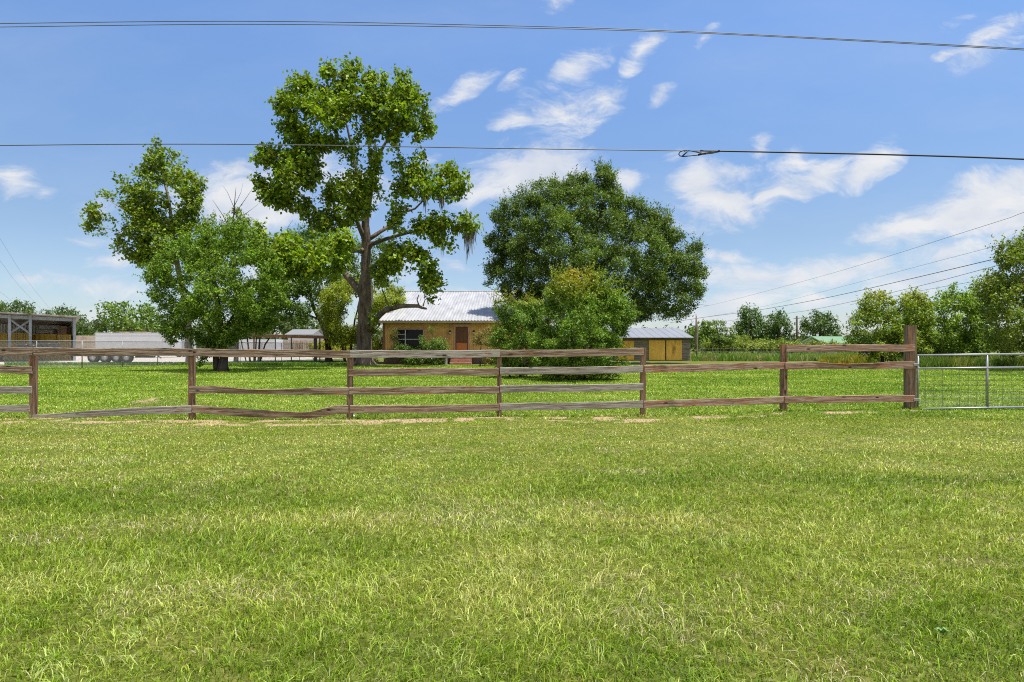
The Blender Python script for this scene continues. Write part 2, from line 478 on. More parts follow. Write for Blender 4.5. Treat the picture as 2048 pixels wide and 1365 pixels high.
# faint high veil
mp2 = nt.nodes.new('ShaderNodeMapping'); mp2.inputs['Rotation'].default_value = (0, 0, -.6); mp2.inputs['Scale'].default_value = (1.6, 5, 1)
nt.links.new(uvw, mp2.inputs['Vector'])
veil = M('MULTIPLY', M('SUBTRACT', noise(nt, mp2.outputs[0], 1.0, 6, .6), .44, True), .36)
cf = M('ADD', mr.outputs[0], veil, True)
up = M('GREATER_THAN', sp.outputs[1], .04); cf = M('MULTIPLY', cf, up)
# unseen bright clouds behind the camera, added as fill light on camera-facing surfaces
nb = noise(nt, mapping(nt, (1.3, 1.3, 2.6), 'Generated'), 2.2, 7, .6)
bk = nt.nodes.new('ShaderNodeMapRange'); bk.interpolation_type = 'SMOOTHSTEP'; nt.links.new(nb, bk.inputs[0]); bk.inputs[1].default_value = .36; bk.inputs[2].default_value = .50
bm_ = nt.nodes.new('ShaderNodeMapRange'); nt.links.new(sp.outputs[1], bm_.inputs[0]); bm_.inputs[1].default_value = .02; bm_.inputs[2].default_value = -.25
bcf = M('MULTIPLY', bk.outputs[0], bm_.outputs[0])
shade = noise(nt, mp.outputs[0], .8, 4, .6)
cc = ramp(nt, shade, [(.3, (.74, .80, .92)), (.62, (.97, .98, 1.0))])
CLV = 4.9
ccs = nt.nodes.new('ShaderNodeVectorMath'); ccs.operation = 'SCALE'; nt.links.new(cc, ccs.inputs[0]); ccs.inputs[3].default_value = CLV
fin = mixc(nt, cf, skyc, ccs.outputs[0])
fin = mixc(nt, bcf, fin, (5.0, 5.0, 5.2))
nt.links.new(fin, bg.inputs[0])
vs = sc.view_settings; vs.view_transform = 'Standard'; vs.look = 'None'; vs.gamma = 1; vs.use_curve_mapping = False; vs.exposure = 0.62
sc.render.film_transparent = False
sc.cycles.use_denoising = False
sc.cycles.pixel_filter_type = 'BLACKMAN_HARRIS'; sc.cycles.filter_width = 1.1
sc.cycles.max_bounces = 6; sc.cycles.diffuse_bounces = 3; sc.cycles.transmission_bounces = 4; sc.cycles.glossy_bounces = 2
sc.cycles.transparent_max_bounces = 4
sc.cycles.sample_clamp_indirect = 6

#==================================================================== GROUND
FP = [(66, 838), (385, 842), (700, 842), (998, 837), (1285, 836), (1567, 826), (1820, 821)]
FENCE = [(GX(px, H * F / (by - HZ)), H * F / (by - HZ)) for px, by in FP]
FXs = np.array([p[0] for p in FENCE]); FYs = np.array([p[1] for p in FENCE])
def fence_y(x): return np.interp(x, FXs, FYs)
def dirt(x, y):
    """bare soil under the fence and small worn spots; 0..1"""
    fy = fence_y(x) - .36 + .16 * (fbm(x * .6, x * 0 + 3.1, 5) - .5)
    w = .50 + .40 * (fbm(x * 1.3, y * 0 + 9.0, 8) - .45)
    w = w * np.where(x > 9.3, 0, 1) * np.where(x > 2.8, .38, 1)
    d = np.clip(1 - np.abs(y - fy) / np.maximum(w, .05), 0, 1)
    d = np.clip(d * 1.6, 0, 1) * np.clip((fbm(x * 2.3, y * 6.0, 21, 5) - .42) * 4.5, 0, 1)
    sp_ = np.clip((fbm(x * 1.6 + 5, y * 2.4, 31) - .70) * 4, 0, .6) * (y < 12)
    # two mound patches seen behind the fence on the left
    m = np.clip(1.15 - np.hypot((x + 8.9) / 1.0, (y - 15.4) / 1.0), 0, 1) * np.clip((fbm(x * 2.5, y * 2.5, 41) - .3) * 2.4, 0, 1)
    m2 = np.clip(1.1 - np.hypot((x + 11.5) / 1.6, (y - 46.3) / .9), 0, 1)
    m3 = np.clip(1.1 - np.hypot((x + 17.3) / .9, (y - 34.8) / .6), 0, 1)
    return np.clip(np.maximum.reduce([d, sp_ * .8, m, m2, m3]), 0, 1)
def hgt(x, y):
    m = .16 * np.exp(-(((x + 8.9) / .9) ** 2 + ((y - 15.4) / .8) ** 2))
    lip = .03 * np.exp(-((y - fence_y(x) + .1) / .28) ** 2) * (x < 9.3)
    und = .05 * (fbm(x * .35, y * .35, 2) - .5) * np.clip(y / 6, 0, 1) * np.clip((60 - y) / 20, 0, 1)
    return m + lip + und
def tone(x, y):
    """0 = deep green, 1 = pale dry"""
    n = fbm(x * .35, y * .8, 51)
    t = .43 + (n - .5) * 1.0 + (fbm(x * 1.6, y * 2.2, 61) - .5) * .8
    t = t - .7 * np.exp(-((y - 6.55) / .42) ** 2) * np.clip((x - .4) / 1.6, 0, 1) - .5 * np.exp(-((y - 5.8) / .4) ** 2) * np.clip((-x - 1.2) / 1.0, 0, 1)
    t = t + .30 * np.exp(-((y - 4.9) / .4) ** 2) + .12 * np.exp(-((y - 3.6) / .4) ** 2)
    t = t + .2 * np.exp(-((y - 9.6) / 1.5) ** 2)
    return np.clip(t, 0, 1)

xs = np.concatenate([-np.geomspace(3000, 42, 14), np.arange(-40, -14, .8), np.arange(-14, 14, .16), np.arange(14, 40, .8), np.geomspace(42, 3000, 14)])
ys = np.concatenate([-np.geomspace(400, 3, 8), np.arange(-2, 1.2, .8), np.arange(1.2, 18, .14), np.arange(18, 60, .8), np.geomspace(61, 4000, 22)])
X, Yg = np.meshgrid(xs, ys)
Z = hgt(X, Yg) * ((np.abs(X) < 40) & (Yg < 60) & (Yg > 0))
V = np.stack([X, Yg, Z], -1).reshape(-1, 3)
nx, ny = len(xs), len(ys)
idx = np.arange(nx * ny).reshape(ny, nx)
Fg = np.stack([idx[:-1, :-1], idx[:-1, 1:], idx[1:, 1:], idx[1:, :-1]], -1).reshape(-1, 4)
dm = dirt(X, Yg).reshape(-1); tn = tone(X, Yg).reshape(-1)
TT = np.stack([dm, tn, dm * 0], -1)
mg, ntg, bgm, _ = newmat('lawn_ground')
a = ntg.nodes.new('ShaderNodeAttribute'); a.attribute_name = 'tint'
spg = ntg.nodes.new('ShaderNodeSeparateXYZ'); ntg.links.new(a.outputs['Vector'], spg.inputs[0])
v1 = mapping(ntg, (1, 1, 1)); 
f1 = noise(ntg, v1, 14, 8, .75); f2 = noise(ntg, v1, 1.1, 5, .6); f3 = noise(ntg, v1, 70, 5, .7)
g1 = ramp(ntg, f1, [(.3, (.04, .045, .012)), (.5, (.105, .12, .024)), (.7, (.24, .23, .08))])
g2 = ramp(ntg, f2, [(.35, (.75, .9, .7)), (.65, (1.2, 1.1, 1.0))])
g = mixc(ntg, 1.0, g1, g2, 'MULTIPLY')
dcol = ramp(ntg, f3, [(.3, (.20, .13, .08)), (.6, (.42, .30, .20))])
dn = nd(ntg, 'ShaderNodeMath', operation='MULTIPLY_ADD'); ntg.links.new(f1, dn.inputs[0]); dn.inputs[1].default_value = .8; 
ds = nd(ntg, 'ShaderNodeMath', operation='ADD'); ntg.links.new(spg.outputs[0], ds.inputs[0]); ds.inputs[1].default_value = -.4; ntg.links.new(ds.outputs[0], dn.inputs[2])
dmask = ramp(ntg, dn.outputs[0], [(.3, (0, 0, 0)), (.5, (1, 1, 1))])
c = mixc(ntg, dmask, g, dcol)
ntg.links.new(c, bgm.inputs['Base Color']); bgm.inputs['Roughness'].default_value = .95; bgm.inputs['Specular IOR Level'].default_value = .1
bump(ntg, bgm, f1, .8, .04)
gr = np_mesh('ground', V, [Fg], mg, None, TT); tag(gr, 'flat mown lawn with thin bare soil strip under the fence', None, None, 'structure')

# ---- grass blades
def blades(n_target, ylo, yhi, dens_fn, hfn, wfn, xmax=1.02, seed=1):
    """sample points with density falling off with distance"""
    P = []
    yb = np.geomspace(ylo, yhi, 60)
    for a_, b_ in zip(yb[:-1], yb[1:]):
        ym = (a_ + b_) / 2; wdt = 2 * (xmax * ym * .88 + 1.7)
        n = int(dens_fn(ym) * wdt * (b_ - a_))
        P.append(np.stack([rng.uniform(-wdt / 2, wdt / 2, n), rng.uniform(a_, b_, n)], 1))
    return np.concatenate(P)
def dens_near(y): return 6000 * min(1, (3.6 / y) ** 1.35)
P = blades(0, 1.9, 46, dens_near, None, None)
x, y = P[:, 0], P[:, 1]
keep = rng.uniform(0, 1, len(P)) > dirt(x, y) * .62
keep &= ~((x < -15) & (y > 52))
P = P[keep]; x, y = P[:, 0], P[:, 1]
n = len(P)
tl = tone(x, y) + rng.normal(0, .24, n)
tuft = fbm(x * 2.2, y * 2.2, 71)
pd_ = np.min(np.stack([np.hypot(x - a_, (y - b_) * 1.0) for a_, b_ in FENCE]), 0)
hg = (.026 + .10 * np.clip(1 - pd_ / .22, 0, 1) + .030 * np.clip((tuft - .3) * 2, 0, 1)) * rng.uniform(.5, 1.35, n)
hg *= np.interp(y, [0, 5.5, 7.5, 11, 12.5, 46], [1.35, 1.25, .8, .66, 1.05, 1.3])
big = rng.uniform(0, 1, n) < .02; hg[big] *= 1.9
wd = .0040 * rng.uniform(.6, 1.5, n) * np.interp(y, [2, 4, 10, 20, 46], [.8, 1.0, 2.2, 4.2, 9.0])
ang = rng.uniform(0, 2 * math.pi, n) + 0
lean = np.abs(rng.normal(.85, .55, n))
wind = fbm(x * .9, y * .9, 81) * 6.28 * 1.5
dx = np.cos(ang) * .9 + np.cos(wind) * .22; dy = np.sin(ang) * .9 + np.sin(wind) * .22
Lh = hg
zb = hgt(x, y) - .004
# side direction random horizontally
sa = rng.uniform(0, math.pi, n); sx, sy = np.cos(sa), np.sin(sa)
b0 = np.stack([x, y, zb], 1)
m1 = b0 + np.stack([dx * lean * Lh * .38, dy * lean * Lh * .38, Lh * .62], 1)
tp = b0 + np.stack([dx * lean * Lh * 1.15, dy * lean * Lh * 1.15, Lh * np.clip(1.05 - lean * .28, .25, 1)], 1)
sd = np.stack([sx, sy, np.zeros(n)], 1) * wd[:, None]
Vb = np.stack([b0 - sd * .5, b0 + sd * .5, m1 + sd * .42, m1 - sd * .42, tp], 1).reshape(-1, 3)
# taller loose tufts standing out of the short lawn
nt_ = 1900; nb_ = 12
ty = 2.0 + 7.0 * rng.uniform(0, 1, nt_) ** 1.2; tx = rng.uniform(-1, 1, nt_) * (ty * .92 + .5)
kp = (vnoise(tx * 1.3, ty * 1.3, 301) > .40); tx, ty = tx[kp], ty[kp]; ntf = len(tx); m_ = ntf * nb_
X_ = np.repeat(tx, nb_) + rng.normal(0, .022, m_); Y_ = np.repeat(ty, nb_) + rng.normal(0, .022, m_)
hh = np.repeat(rng.uniform(.04, .08, ntf), nb_) * rng.uniform(.6, 1.25, m_)
aa = np.repeat(rng.uniform(0, 6.28, ntf), nb_) + rng.normal(0, .8, m_); le = np.repeat(rng.uniform(.3, 1.1, ntf), nb_) * rng.uniform(.6, 1.3, m_)
bb = np.stack([X_, Y_, hgt(X_, Y_) - .004], 1); s2 = rng.uniform(0, math.pi, m_)
sdt = np.stack([np.cos(s2), np.sin(s2), 0 * s2], 1) * (.0045 * rng.uniform(.7, 1.4, m_))[:, None]
mt = bb + np.stack([np.cos(aa) * le * hh * .4, np.sin(aa) * le * hh * .4, hh * .62], 1)
tt_ = bb + np.stack([np.cos(aa) * le * hh * 1.15, np.sin(aa) * le * hh * 1.15, hh * np.clip(1.05 - le * .35, .25, 1)], 1)
Vt = np.stack([bb - sdt * .5, bb + sdt * .5, mt + sdt * .42, mt - sdt * .42, tt_], 1).reshape(-1, 3)
tc_ = np.repeat(np.where(rng.uniform(0, 1, (ntf, 1)) < .45, np.array([[.42, .50, .14]]), np.array([[.20, .33, .02]])), nb_, 0) * rng.uniform(.6, 1.3, (m_, 1))
Vb = np.concatenate([Vb, Vt]); n_all = n + m_
i5 = np.arange(n_all) * 5
Q4 = np.stack([i5, i5 + 1, i5 + 2, i5 + 3], 1); T3 = np.stack([i5 + 3, i5 + 2, i5 + 4], 1)
tl = np.clip(tl, 0, 1)[:, None]
cdeep = np.array([.15, .26, .010]); cmid = np.array([.325, .44, .030]); cdry = np.array([.62, .62, .20])
colb = np.where(tl < .5, cdeep + (cmid - cdeep) * tl * 2, cmid + (cdry - cmid) * (tl - .5) * 2)
straw = (rng.uniform(0, 1, n) < .03 + .40 * np.clip((fbm(x * 1.4 + 9, y * 2.0, 131) - .58) * 4, 0, 1) * (y < 12))[:, None]
colb = np.where(straw, np.array([.62, .55, .32]), colb) * rng.uniform(.35, 1.3, (n, 1))
far = np.clip((y - 11.5) / 1.5, 0, 1)[:, None]
colb = colb * (1 - far) + far * (colb * np.array([.88, 1.03, .75]))
go = np_mesh('grass', Vb, [Q4, T3], lm('grass'), None, np.repeat(np.concatenate([colb, tc_]), 5, 0))
tag(go, 'short bright green grass blades covering the whole lawn', 'grass', None, 'stuff')
print('blades', n)

#==================================================================== WOODEN FENCE
GREY = wood('grey_weathered_board', (.10, .085, .07), (.25, .215, .18), (.46, .42, .37), (.26, .12, .065), .12)
BROWN = wood('brown_weathered_board', (.075, .05, .033), (.19, .125, .085), (.42, .33, .25), (.34, .14, .07), .16)
RED = wood('red_brown_board', (.10, .055, .035), (.25, .14, .095), (.44, .34, .27), (.34, .15, .08), .28)
POST = wood('fence_post_wood', (.075, .042, .026), (.18, .095, .058), (.34, .23, .16), (.34, .15, .07), .25, axis=2)
GPOST = wood('gate_post_wood', (.09, .052, .030), (.17, .105, .07), (.30, .22, .16), (.32, .15, .07), .2, axis=2)
WF = thing('wooden_fence', (0, 12.0, 0), 'weathered brown board fence with missing and warped rails across the lawn', 'fence')
def lobj(name, me_v, me_f, m, parent, loc, rot3, label=None):
    me = bpy.data.meshes.new(name); me.from_pydata([tuple(map(float, p)) for p in me_v], [], me_f); me.update(); me.materials.append(m)
    o = bpy.data.objects.new(name, me); link(o, parent)
    mw = Matrix((( rot3[0][0], rot3[1][0], rot3[2][0], loc[0]), (rot3[0][1], rot3[1][1], rot3[2][1], loc[1]), (rot3[0][2], rot3[1][2], rot3[2][2], loc[2]), (0, 0, 0, 1)))
    og = org_of(parent); mw.translation = Vector(loc) - Vector(og)
    o.matrix_local = mw
    if label: o['label'] = label
    return o
def post(px, yb, w, top_z, m, tilt=(0, 0), label=None, yaw=0.0, dp=None):
    Yp = H * F / (yb - HZ); xp = GX(px, Yp)
    mb = MB(); nseg = 7; dp = dp or w
    hv = top_z + .25
    vs = []; fs = []
    b = .006
    ring = [(-w/2+b, -dp/2), (w/2-b, -dp/2), (w/2, -dp/2+b), (w/2, dp/2-b), (w/2-b, dp/2), (-w/2+b, dp/2), (-w/2, dp/2-b), (-w/2, -dp/2+b)]
    for k in range(nseg + 1):
        z = -.25 + hv * k / nseg
        j = (random.uniform(-.003, .003), random.uniform(-.003, .003))
        for (a_, b_) in ring: vs.append((a_ + j[0] + tilt[0] * max(z, 0), b_ + j[1] + tilt[1] * max(z, 0), z + (random.uniform(-.008, .004) if k == nseg else 0)))
    for k in range(nseg):
        for j in range(8):
            fs.append((k*8+j, k*8+(j+1) % 8, (k+1)*8+(j+1) % 8, (k+1)*8+j))
    fs.append(tuple(range(nseg*8, nseg*8+8)))
    cy, sy_ = math.cos(yaw), math.sin(yaw)
    lobj('post', vs, fs, m, WF, (xp, Yp, 0), ((cy, sy_, 0), (-sy_, cy, 0), (0, 0, 1)), label)
PT = [(67, 838, .105, 1.31), (384, 842, .10, 1.31), (700, 842, .10, 1.27), (999, 837, .09, 1.28), (1285.5, 836, .10, 1.43), (1567, 826, .125, 1.50)]
tl_ = [(.004, 0), (.0, 0), (.006, 0), (-.004, 0), (.008, 0), (.002, 0)]
post(-260, 838, .10, 1.31, POST)
for (a_, b_, c_, d_), t_ in zip(PT, tl_): post(a_, b_, c_, d_, POST, t_)
post(1819.5, 821, .195, 1.93, GPOST, (.006, 0), 'tall thick square post beside the gate', yaw=-.1, dp=.18)

def yfront(px):
    ppx = [-260] + [p[0] for p in FP]; yv = [H * F / (838 - HZ)] + list(FYs)
    return float(np.interp(px, ppx, yv))
def rail(a, b, m, prof=None, label=None, th=.026, ext=(0, 0), dfront=.078, notch=False):
    """a=(px,top,bot) left end, b the right end, both photo rows at the rail's own depth"""
    Ya, Yb = yfront(a[0]) - dfront, yfront(b[0]) - dfront
    A0, A1 = W(a[0], a[2], Ya), W(a[0], a[1], Ya); B0, B1 = W(b[0], b[2], Yb), W(b[0], b[1], Yb)
    L = np.linalg.norm(B0 - A0); ex = (B0 - A0) / L; ex = ex / np.linalg.norm(ex)
    ez = np.array([0, 0, 1.0]); ez = ez - ex * ex.dot(ez); ez /= np.linalg.norm(ez); ey = np.cross(ez, ex)
    hA = A1[2] - A0[2]; hB = B1[2] - B0[2]
    N = 44; vs = []; fs = []; rows = [0, .5, 1.0]
    sd_ = random.uniform(0, 100)
    for i in range(N + 1):
        t = i / N; xx = L * t; hh = hA * (1 - t) + hB * t
        p = prof(t) if prof else (0, 0, 0, 0)          # centre dz, top dz, top dy, bottom dy
        wob = .006 * math.sin(sd_ + t * 7) + .003 * math.sin(sd_ * 2 + t * 19)
        je = .004 * (random.random() - .5)
        ring = []
        z0 = p[0] + wob + je; z1 = hh + p[0] + p[1] + wob + .004 * (random.random() - .5)
        zm = z0 + (hh) * .58
        y0, y1 = p[3], p[2]; ym = 0
        e = .006
        ring = [(y0, z0 + e), (ym, zm), (y1, z1 - e), (y1 + e, z1), (y1 + th - e, z1), (y1 + th, z1 - e), (ym + th, zm), (y0 + th, z0 + e), (y0 + th - e, z0), (y0 + e, z0)]
        xe = xx + (random.uniform(-.01, .006) if i in (0, N) else 0)
        vs += [(xe + (random.uniform(-.006, .006) if i in (0, N) else 0), q[0], q[1]) for q in ring]
    k = 10
    for i in range(N):
        for j in range(k): fs.append((i*k+j, i*k+(j+1) % k, (i+1)*k+(j+1) % k, (i+1)*k+j))
    fs.append(tuple(reversed(range(k)))); fs.append(tuple(range(N*k, N*k+k)))
    fs = [tuple(reversed(f)) for f in fs]
    lobj('rail', vs, fs, m, WF, A0, (ex, ey, ez), label)
def lens(t, a, b, d):
    if t < a or t > b: return 0
    return d * math.sin(math.pi * (t - a) / (b - a)) ** 1.3
def pc_mid(t): return (-lens(t, .1, .9, .012), -lens(t, .12, .78, .045), -lens(t, .12, .78, .05), 0)
def pc_bot(t):
    dz = -lens(t, .0, .95, .075) - lens(t, .6, .92, .045)
    return (dz, -lens(t, .45, .85, .04), -lens(t, .45, .88, .06), lens(t, .6, .95, .01))
def pg_mid(t): return (-lens(t, .1, .9, .008), -lens(t, .2, .8, .045), -lens(t, .2, .75, .05), 0)
def pbend(t): return (lens(t, 0, 1, .012), 0, 0, 0)
rail((-262, 695, 711), (65, 696, 712), BROWN); rail((-262, 733, 748), (63, 733, 748), BROWN)
rail((-262, 772, 787), (62, 773, 787.5), GREY); rail((-262, 810, 825), (58, 811, 825), GREY)
rail((66, 695.5, 712), (386, 698, 713), BROWN, label='top rail with peeling flaked paint and a chipped upper edge')
rail((53, 831, 842), (383, 810.5, 826.5), GREY, pbend, label='bottom rail slanting down to the ground at its left end')
rail((387, 697.5, 713), (700, 701.5, 716.5), BROWN)
rail((379, 772, 787), (697, 775, 790), BROWN, pc_mid, label='warped middle rail with a sagging upper edge')
rail((384, 811.5, 826.5), (697, 812, 829), BROWN, pc_bot, label='warped bottom rail, split and bowed near its right end')
rail((701, 701.5, 716.5), (1000, 700.5, 715.5), GREY); rail((698, 738, 752.5), (998, 736.5, 751), BROWN)
rail((699, 775, 790), (999, 772.5, 787.5), BROWN); rail((700, 812, 828), (998, 809, 823), BROWN)
rail((1001, 701, 715.5), (1288, 697, 712), BROWN); rail((1000, 736, 751), (1287, 732, 746), GREY)
rail((1000, 771.5, 786.5), (1287, 767.5, 781.5), GREY); rail((1000, 807.5, 822), (1287, 802.5, 817), GREY)
rail((1289, 731.5, 746), (1570, 724.5, 738.5), RED); rail((1288, 802.5, 817), (1571, 793, 807), RED)
rail((1574, 690, 704), (1831, 689.5, 703.5), RED, dfront=.10); rail((1571, 724.5, 739), (1831, 723, 737.5), RED, pg_mid, dfront=.11, label='warped middle rail beside the gate post')
rail((1571, 793, 807), (1830, 790.5, 804.5), RED, dfront=.11)

#==================================================================== GATE
GALV = plain('galvanised_steel', (.27, .285, .30), .42, .15, 9, metal=.4, spec=.5, stain=(.35, .24, .16), stain_amt=.08)
WIRE = plain('galvanised_wire', (.16, .17, .16), .55, .1, 20, metal=.2)
Yg0 = 13.62; Yg1 = 13.95
def gp(px, py): 
    t = (px - 1834) / (2170 - 1834); return W(px, py, Yg0 * (1 - t) + Yg1 * t)
GT = thing('farm_gate', (GX(1834, Yg0), Yg0, 0), 'galvanised tube farm gate with wire mesh lower half beside the tall post', 'gate')
GR = 2172
mb = MB(); mb.tube([gp(1835, 711), gp(GR, 707.5)], .024, 12); build(mb, 'top_tube', GALV, GT, True)
mb = MB(); mb.tube([gp(1835, 737.5), gp(GR, 734)], .023, 12); build(mb, 'middle_tube', GALV, GT, True)
mb = MB(); mb.tube([gp(1833, 818.5), gp(GR, 812.5)], .024, 12); build(mb, 'bottom_tube', GALV, GT, True)
mb = MB(); mb.tube([gp(1974.5, 710), gp(1975, 816)], .023, 12); build(mb, 'upright', GALV, GT, True)
mb = MB(); mb.tube([gp(1836.5, 710), gp(1835.5, 818)], .02, 12); build(mb, 'upright', GALV, GT, True)
mb = MB(); mb.tube([gp(GR, 707), gp(GR, 812.5)], .023, 12); build(mb, 'upright', GALV, GT, True)
mb = MB()
for k in range(20):
    px = 1852 + 17.2 * k
    if px < GR - 4: mb.tube([gp(px, 737) + [0, .02, 0], gp(px, 817) + [0, .02, 0]], .0042, 4)
for yl in (751, 763, 773, 782, 790, 796.5, 802, 807, 811.5):
    mb.tube([gp(1836, yl) + [0, .028, 0], gp(1975, yl - 1.6) + [0, .024, 0], gp(GR, yl - 4) + [0, .028, 0]], .0046, 4)
build(mb, 'wire_mesh', WIRE, GT)
mb = MB()
for zz in (.35, 1.05): mb.box(9.02, 13.44, zz, 9.34, 13.52, zz + .045, .004)
for yq in (730, 800):
    o_ = MB()
    a_ = gp(1834, yq); o_.box(a_[0] - .1, 13.57, a_[2] - .03, a_[0] + .02, 13.62, a_[2] + .03, .004)
    build(o_, 'hinge', GALV, GT)

#==================================================================== CHAIN LINK FENCE
CH = plain('chain_link_steel', (.22, .23, .23), .55, .2, 5, metal=.3)
CF = thing('chain_link_fence', (GX(165, 39.5), 39.5, 0), 'grey chain-link fence with thin posts around the gravel yard', 'fence')
c0 = np.array([-28.3, 39.5]); dv = np.array([.74, 2.96])
path = [c0 + dv * k for k in range(0, 13)]
left = [c0 + np.array([-3.0, .02]) * k for k in range(0, 6)]
for p in path + left[1:]:
    mb = MB(); mb.tube([(p[0], p[1], -.1), (p[0], p[1], 1.86)], .034 if p is path[0] else .028, 8); build(mb, 'post', CH, CF, True)
mb = MB()
mb.tube([(left[-1][0], left[-1][1], 1.84), (c0[0], c0[1], 1.84), (path[-1][0], path[-1][1], 1.84)], .022, 6); build(mb, 'top_rail', CH, CF, True)
mb = MB()
def mesh_run(p, q):
    L = np.linalg.norm(q - p); d = (q - p) / L; nrm = np.array([-d[1], d[0], 0]); hh = 1.8; st = .085
    Vn = []; Fn = []
    r = .0045
    for sgn in (1, -1):
        s0 = -hh
        while s0 < L:
            a_ = max(0, s0); b_ = min(L, s0 + hh)
            if b_ > a_ + .01:
                za, zb2 = a_ - s0, b_ - s0
                if sgn < 0: za, zb2 = hh - za, hh - zb2
                A_ = np.array([*(p + d * a_), za + .03]) + nrm * .006 * sgn; B_ = np.array([*(p + d * b_), zb2 + .03]) + nrm * .006 * sgn
                k = len(mb.v)
                dd = (B_ - A_) / np.linalg.norm(B_ - A_); pr = np.cross(dd, nrm); pr /= np.linalg.norm(pr)
                o3 = [pr * r, -pr * .5 * r + nrm * .87 * r, -pr * .5 * r - nrm * .87 * r]
                mb.v += [tuple(A_ + o) for o in o3] + [tuple(B_ + o) for o in o3]
                mb.f += [(k, k+1, k+4, k+3), (k+1, k+2, k+5, k+4), (k+2, k, k+3, k+5)]
            s0 += st
mesh_run(left[-1], c0); mesh_run(c0, path[-1])
build(mb, 'mesh', CH, CF)

#==================================================================== GRAVEL YARD
GRAV = plain('gravel', (.40, .365, .32), .95, .3, 6, spec=.1, bmp=.5)
mb = MB(); mb.add([(-120, 49.5, .012), (-31, 48.6, .012), (-24.6, 60, .012), (-20.5, 75, .012), (-18, 95, .012), (-22, 150, .012), (-160, 150, .012)], [tuple(range(7))])
build(mb, 'gravel_yard', GRAV, None, label='pale gravel yard around the open shed and trailers', kind='structure')

#==================================================================== OPEN SHED (left)
STEEL = plain('blue_grey_steel', (.30, .34, .37), .5, .2, 3, stain=(.3, .2, .12), stain_amt=.12)
SHEET = plain('shed_sheet', (.42, .42, .40), .55, .2, 2, stain=(.22, .17, .12), stain_amt=.25)
RUSTY = plain('rusty_roof_sheet', (.34, .31, .28), .7, .3, 1.5, stain=(.12, .09, .07), stain_amt=.4)
YS = 62.0
xr = GX(149, YS)
SH = thing('open_shed', (xr, YS, 0), 'long open-fronted metal shed with X bracing in the gravel yard', 'shed')
def zat(py, Y=YS): return H + (HZ - py) / F * Y
AN = math.radians(40); fu = np.array([-math.cos(AN), -math.sin(AN)]); fv = np.array([-math.sin(AN), math.cos(AN)])
def SL(u_, v_, z_): return (xr + fu[0] * u_ + fv[0] * v_, YS + fu[1] * u_ + fv[1] * v_, z_)
def upx(px):
    r_ = (px - CX) / F; return (YS * r_ - xr) / (fu[0] - r_ * fu[1])
def sbox(mb, u0, v0, z0, u1, v1, z1):
    vs = [SL(u_, v_, z_) for z_ in (z0, z1) for v_ in (v0, v1) for u_ in (u0, u1)]
    mb.add(vs, [(0, 1, 3, 2), (4, 6, 7, 5), (0, 4, 5, 1), (2, 3, 7, 6), (0, 2, 6, 4), (1, 5, 7, 3)])
UM = 15.0; DP = 8.0
def rz(u_): return zat(635.5) + .035 * u_
mb = MB(); nn_ = 90; vs = []; fs = []
for k in range(nn_ + 1):
    uu = -.45 + (UM + .45) * k / nn_; o = .06 if k % 2 else 0
    vs += [SL(uu, -.9, rz(uu) + o + .1), SL(uu, DP + .3, rz(uu) + o - .75), SL(uu, -.9, rz(uu) + .03), SL(uu, DP + .3, rz(uu) - .82)]
for k in range(nn_):
    a_ = k * 4; fs += [(a_, a_+4, a_+5, a_+1), (a_+2, a_+3, a_+7, a_+6), (a_, a_+2, a_+6, a_+4), (a_+1, a_+5, a_+7, a_+3)]
fs += [(0, 1, 3, 2), (nn_*4, nn_*4+2, nn_*4+3, nn_*4+1)]
mb.add(vs, fs); build(mb, 'roof', RUSTY, SH)
mb = MB()
mb.add([SL(u_, v_, rz(u_) + dz) for u_ in (-.1, UM) for v_ in (0, .16) for dz in (-.42, -.1)], [(0, 1, 5, 4), (2, 6, 7, 3), (0, 4, 6, 2), (1, 3, 7, 5), (0, 2, 3, 1), (4, 5, 7, 6)]); build(mb, 'beam', STEEL, SH)
for uu in (0, upx(60.5), upx(19), 8.6, 12.0):
    mb = MB(); sbox(mb, uu - .11, -.14, 0, uu + .11, -.005, rz(uu) - .05); build(mb, 'column', STEEL, SH)
u1_, u2_ = upx(60.5), upx(19)
for (ua, za_, ub, zb2_) in ((u2_, rz(u2_) - .5, u1_, 2.75), (u1_, rz(u1_) - .5, u2_, 2.75)):
    mb = MB(); mb.tube([SL(ua, -.03 if ua > ub else .1, za_), SL(ub, -.03 if ua > ub else .1, zb2_)], .09, 4); build(mb, 'cross_brace', STEEL, SH)
mb = MB(); vs = []; fs = []
for k in range(121):
    uu = UM * k / 120; o = .06 if k % 2 else 0; vs += [SL(uu, DP + o, 0), SL(uu, DP + o, rz(uu) - .8)]
for k in range(120): fs.append((2*k, 2*k+2, 2*k+3, 2*k+1))
mb.add(vs, fs); vs = []; fs = []
for k in range(61):
    vv = .02 + (DP - .1) * k / 60; o = .06 if k % 2 else 0; vs += [SL(-.02 - o, vv, 0), SL(-.02 - o, vv, rz(0) - .02 - .78 * vv / DP)]
for k in range(60): fs.append((2*k, 2*k+1, 2*k+3, 2*k+2))
mb.add(vs, fs); build(mb, 'wall', SHEET, SH)

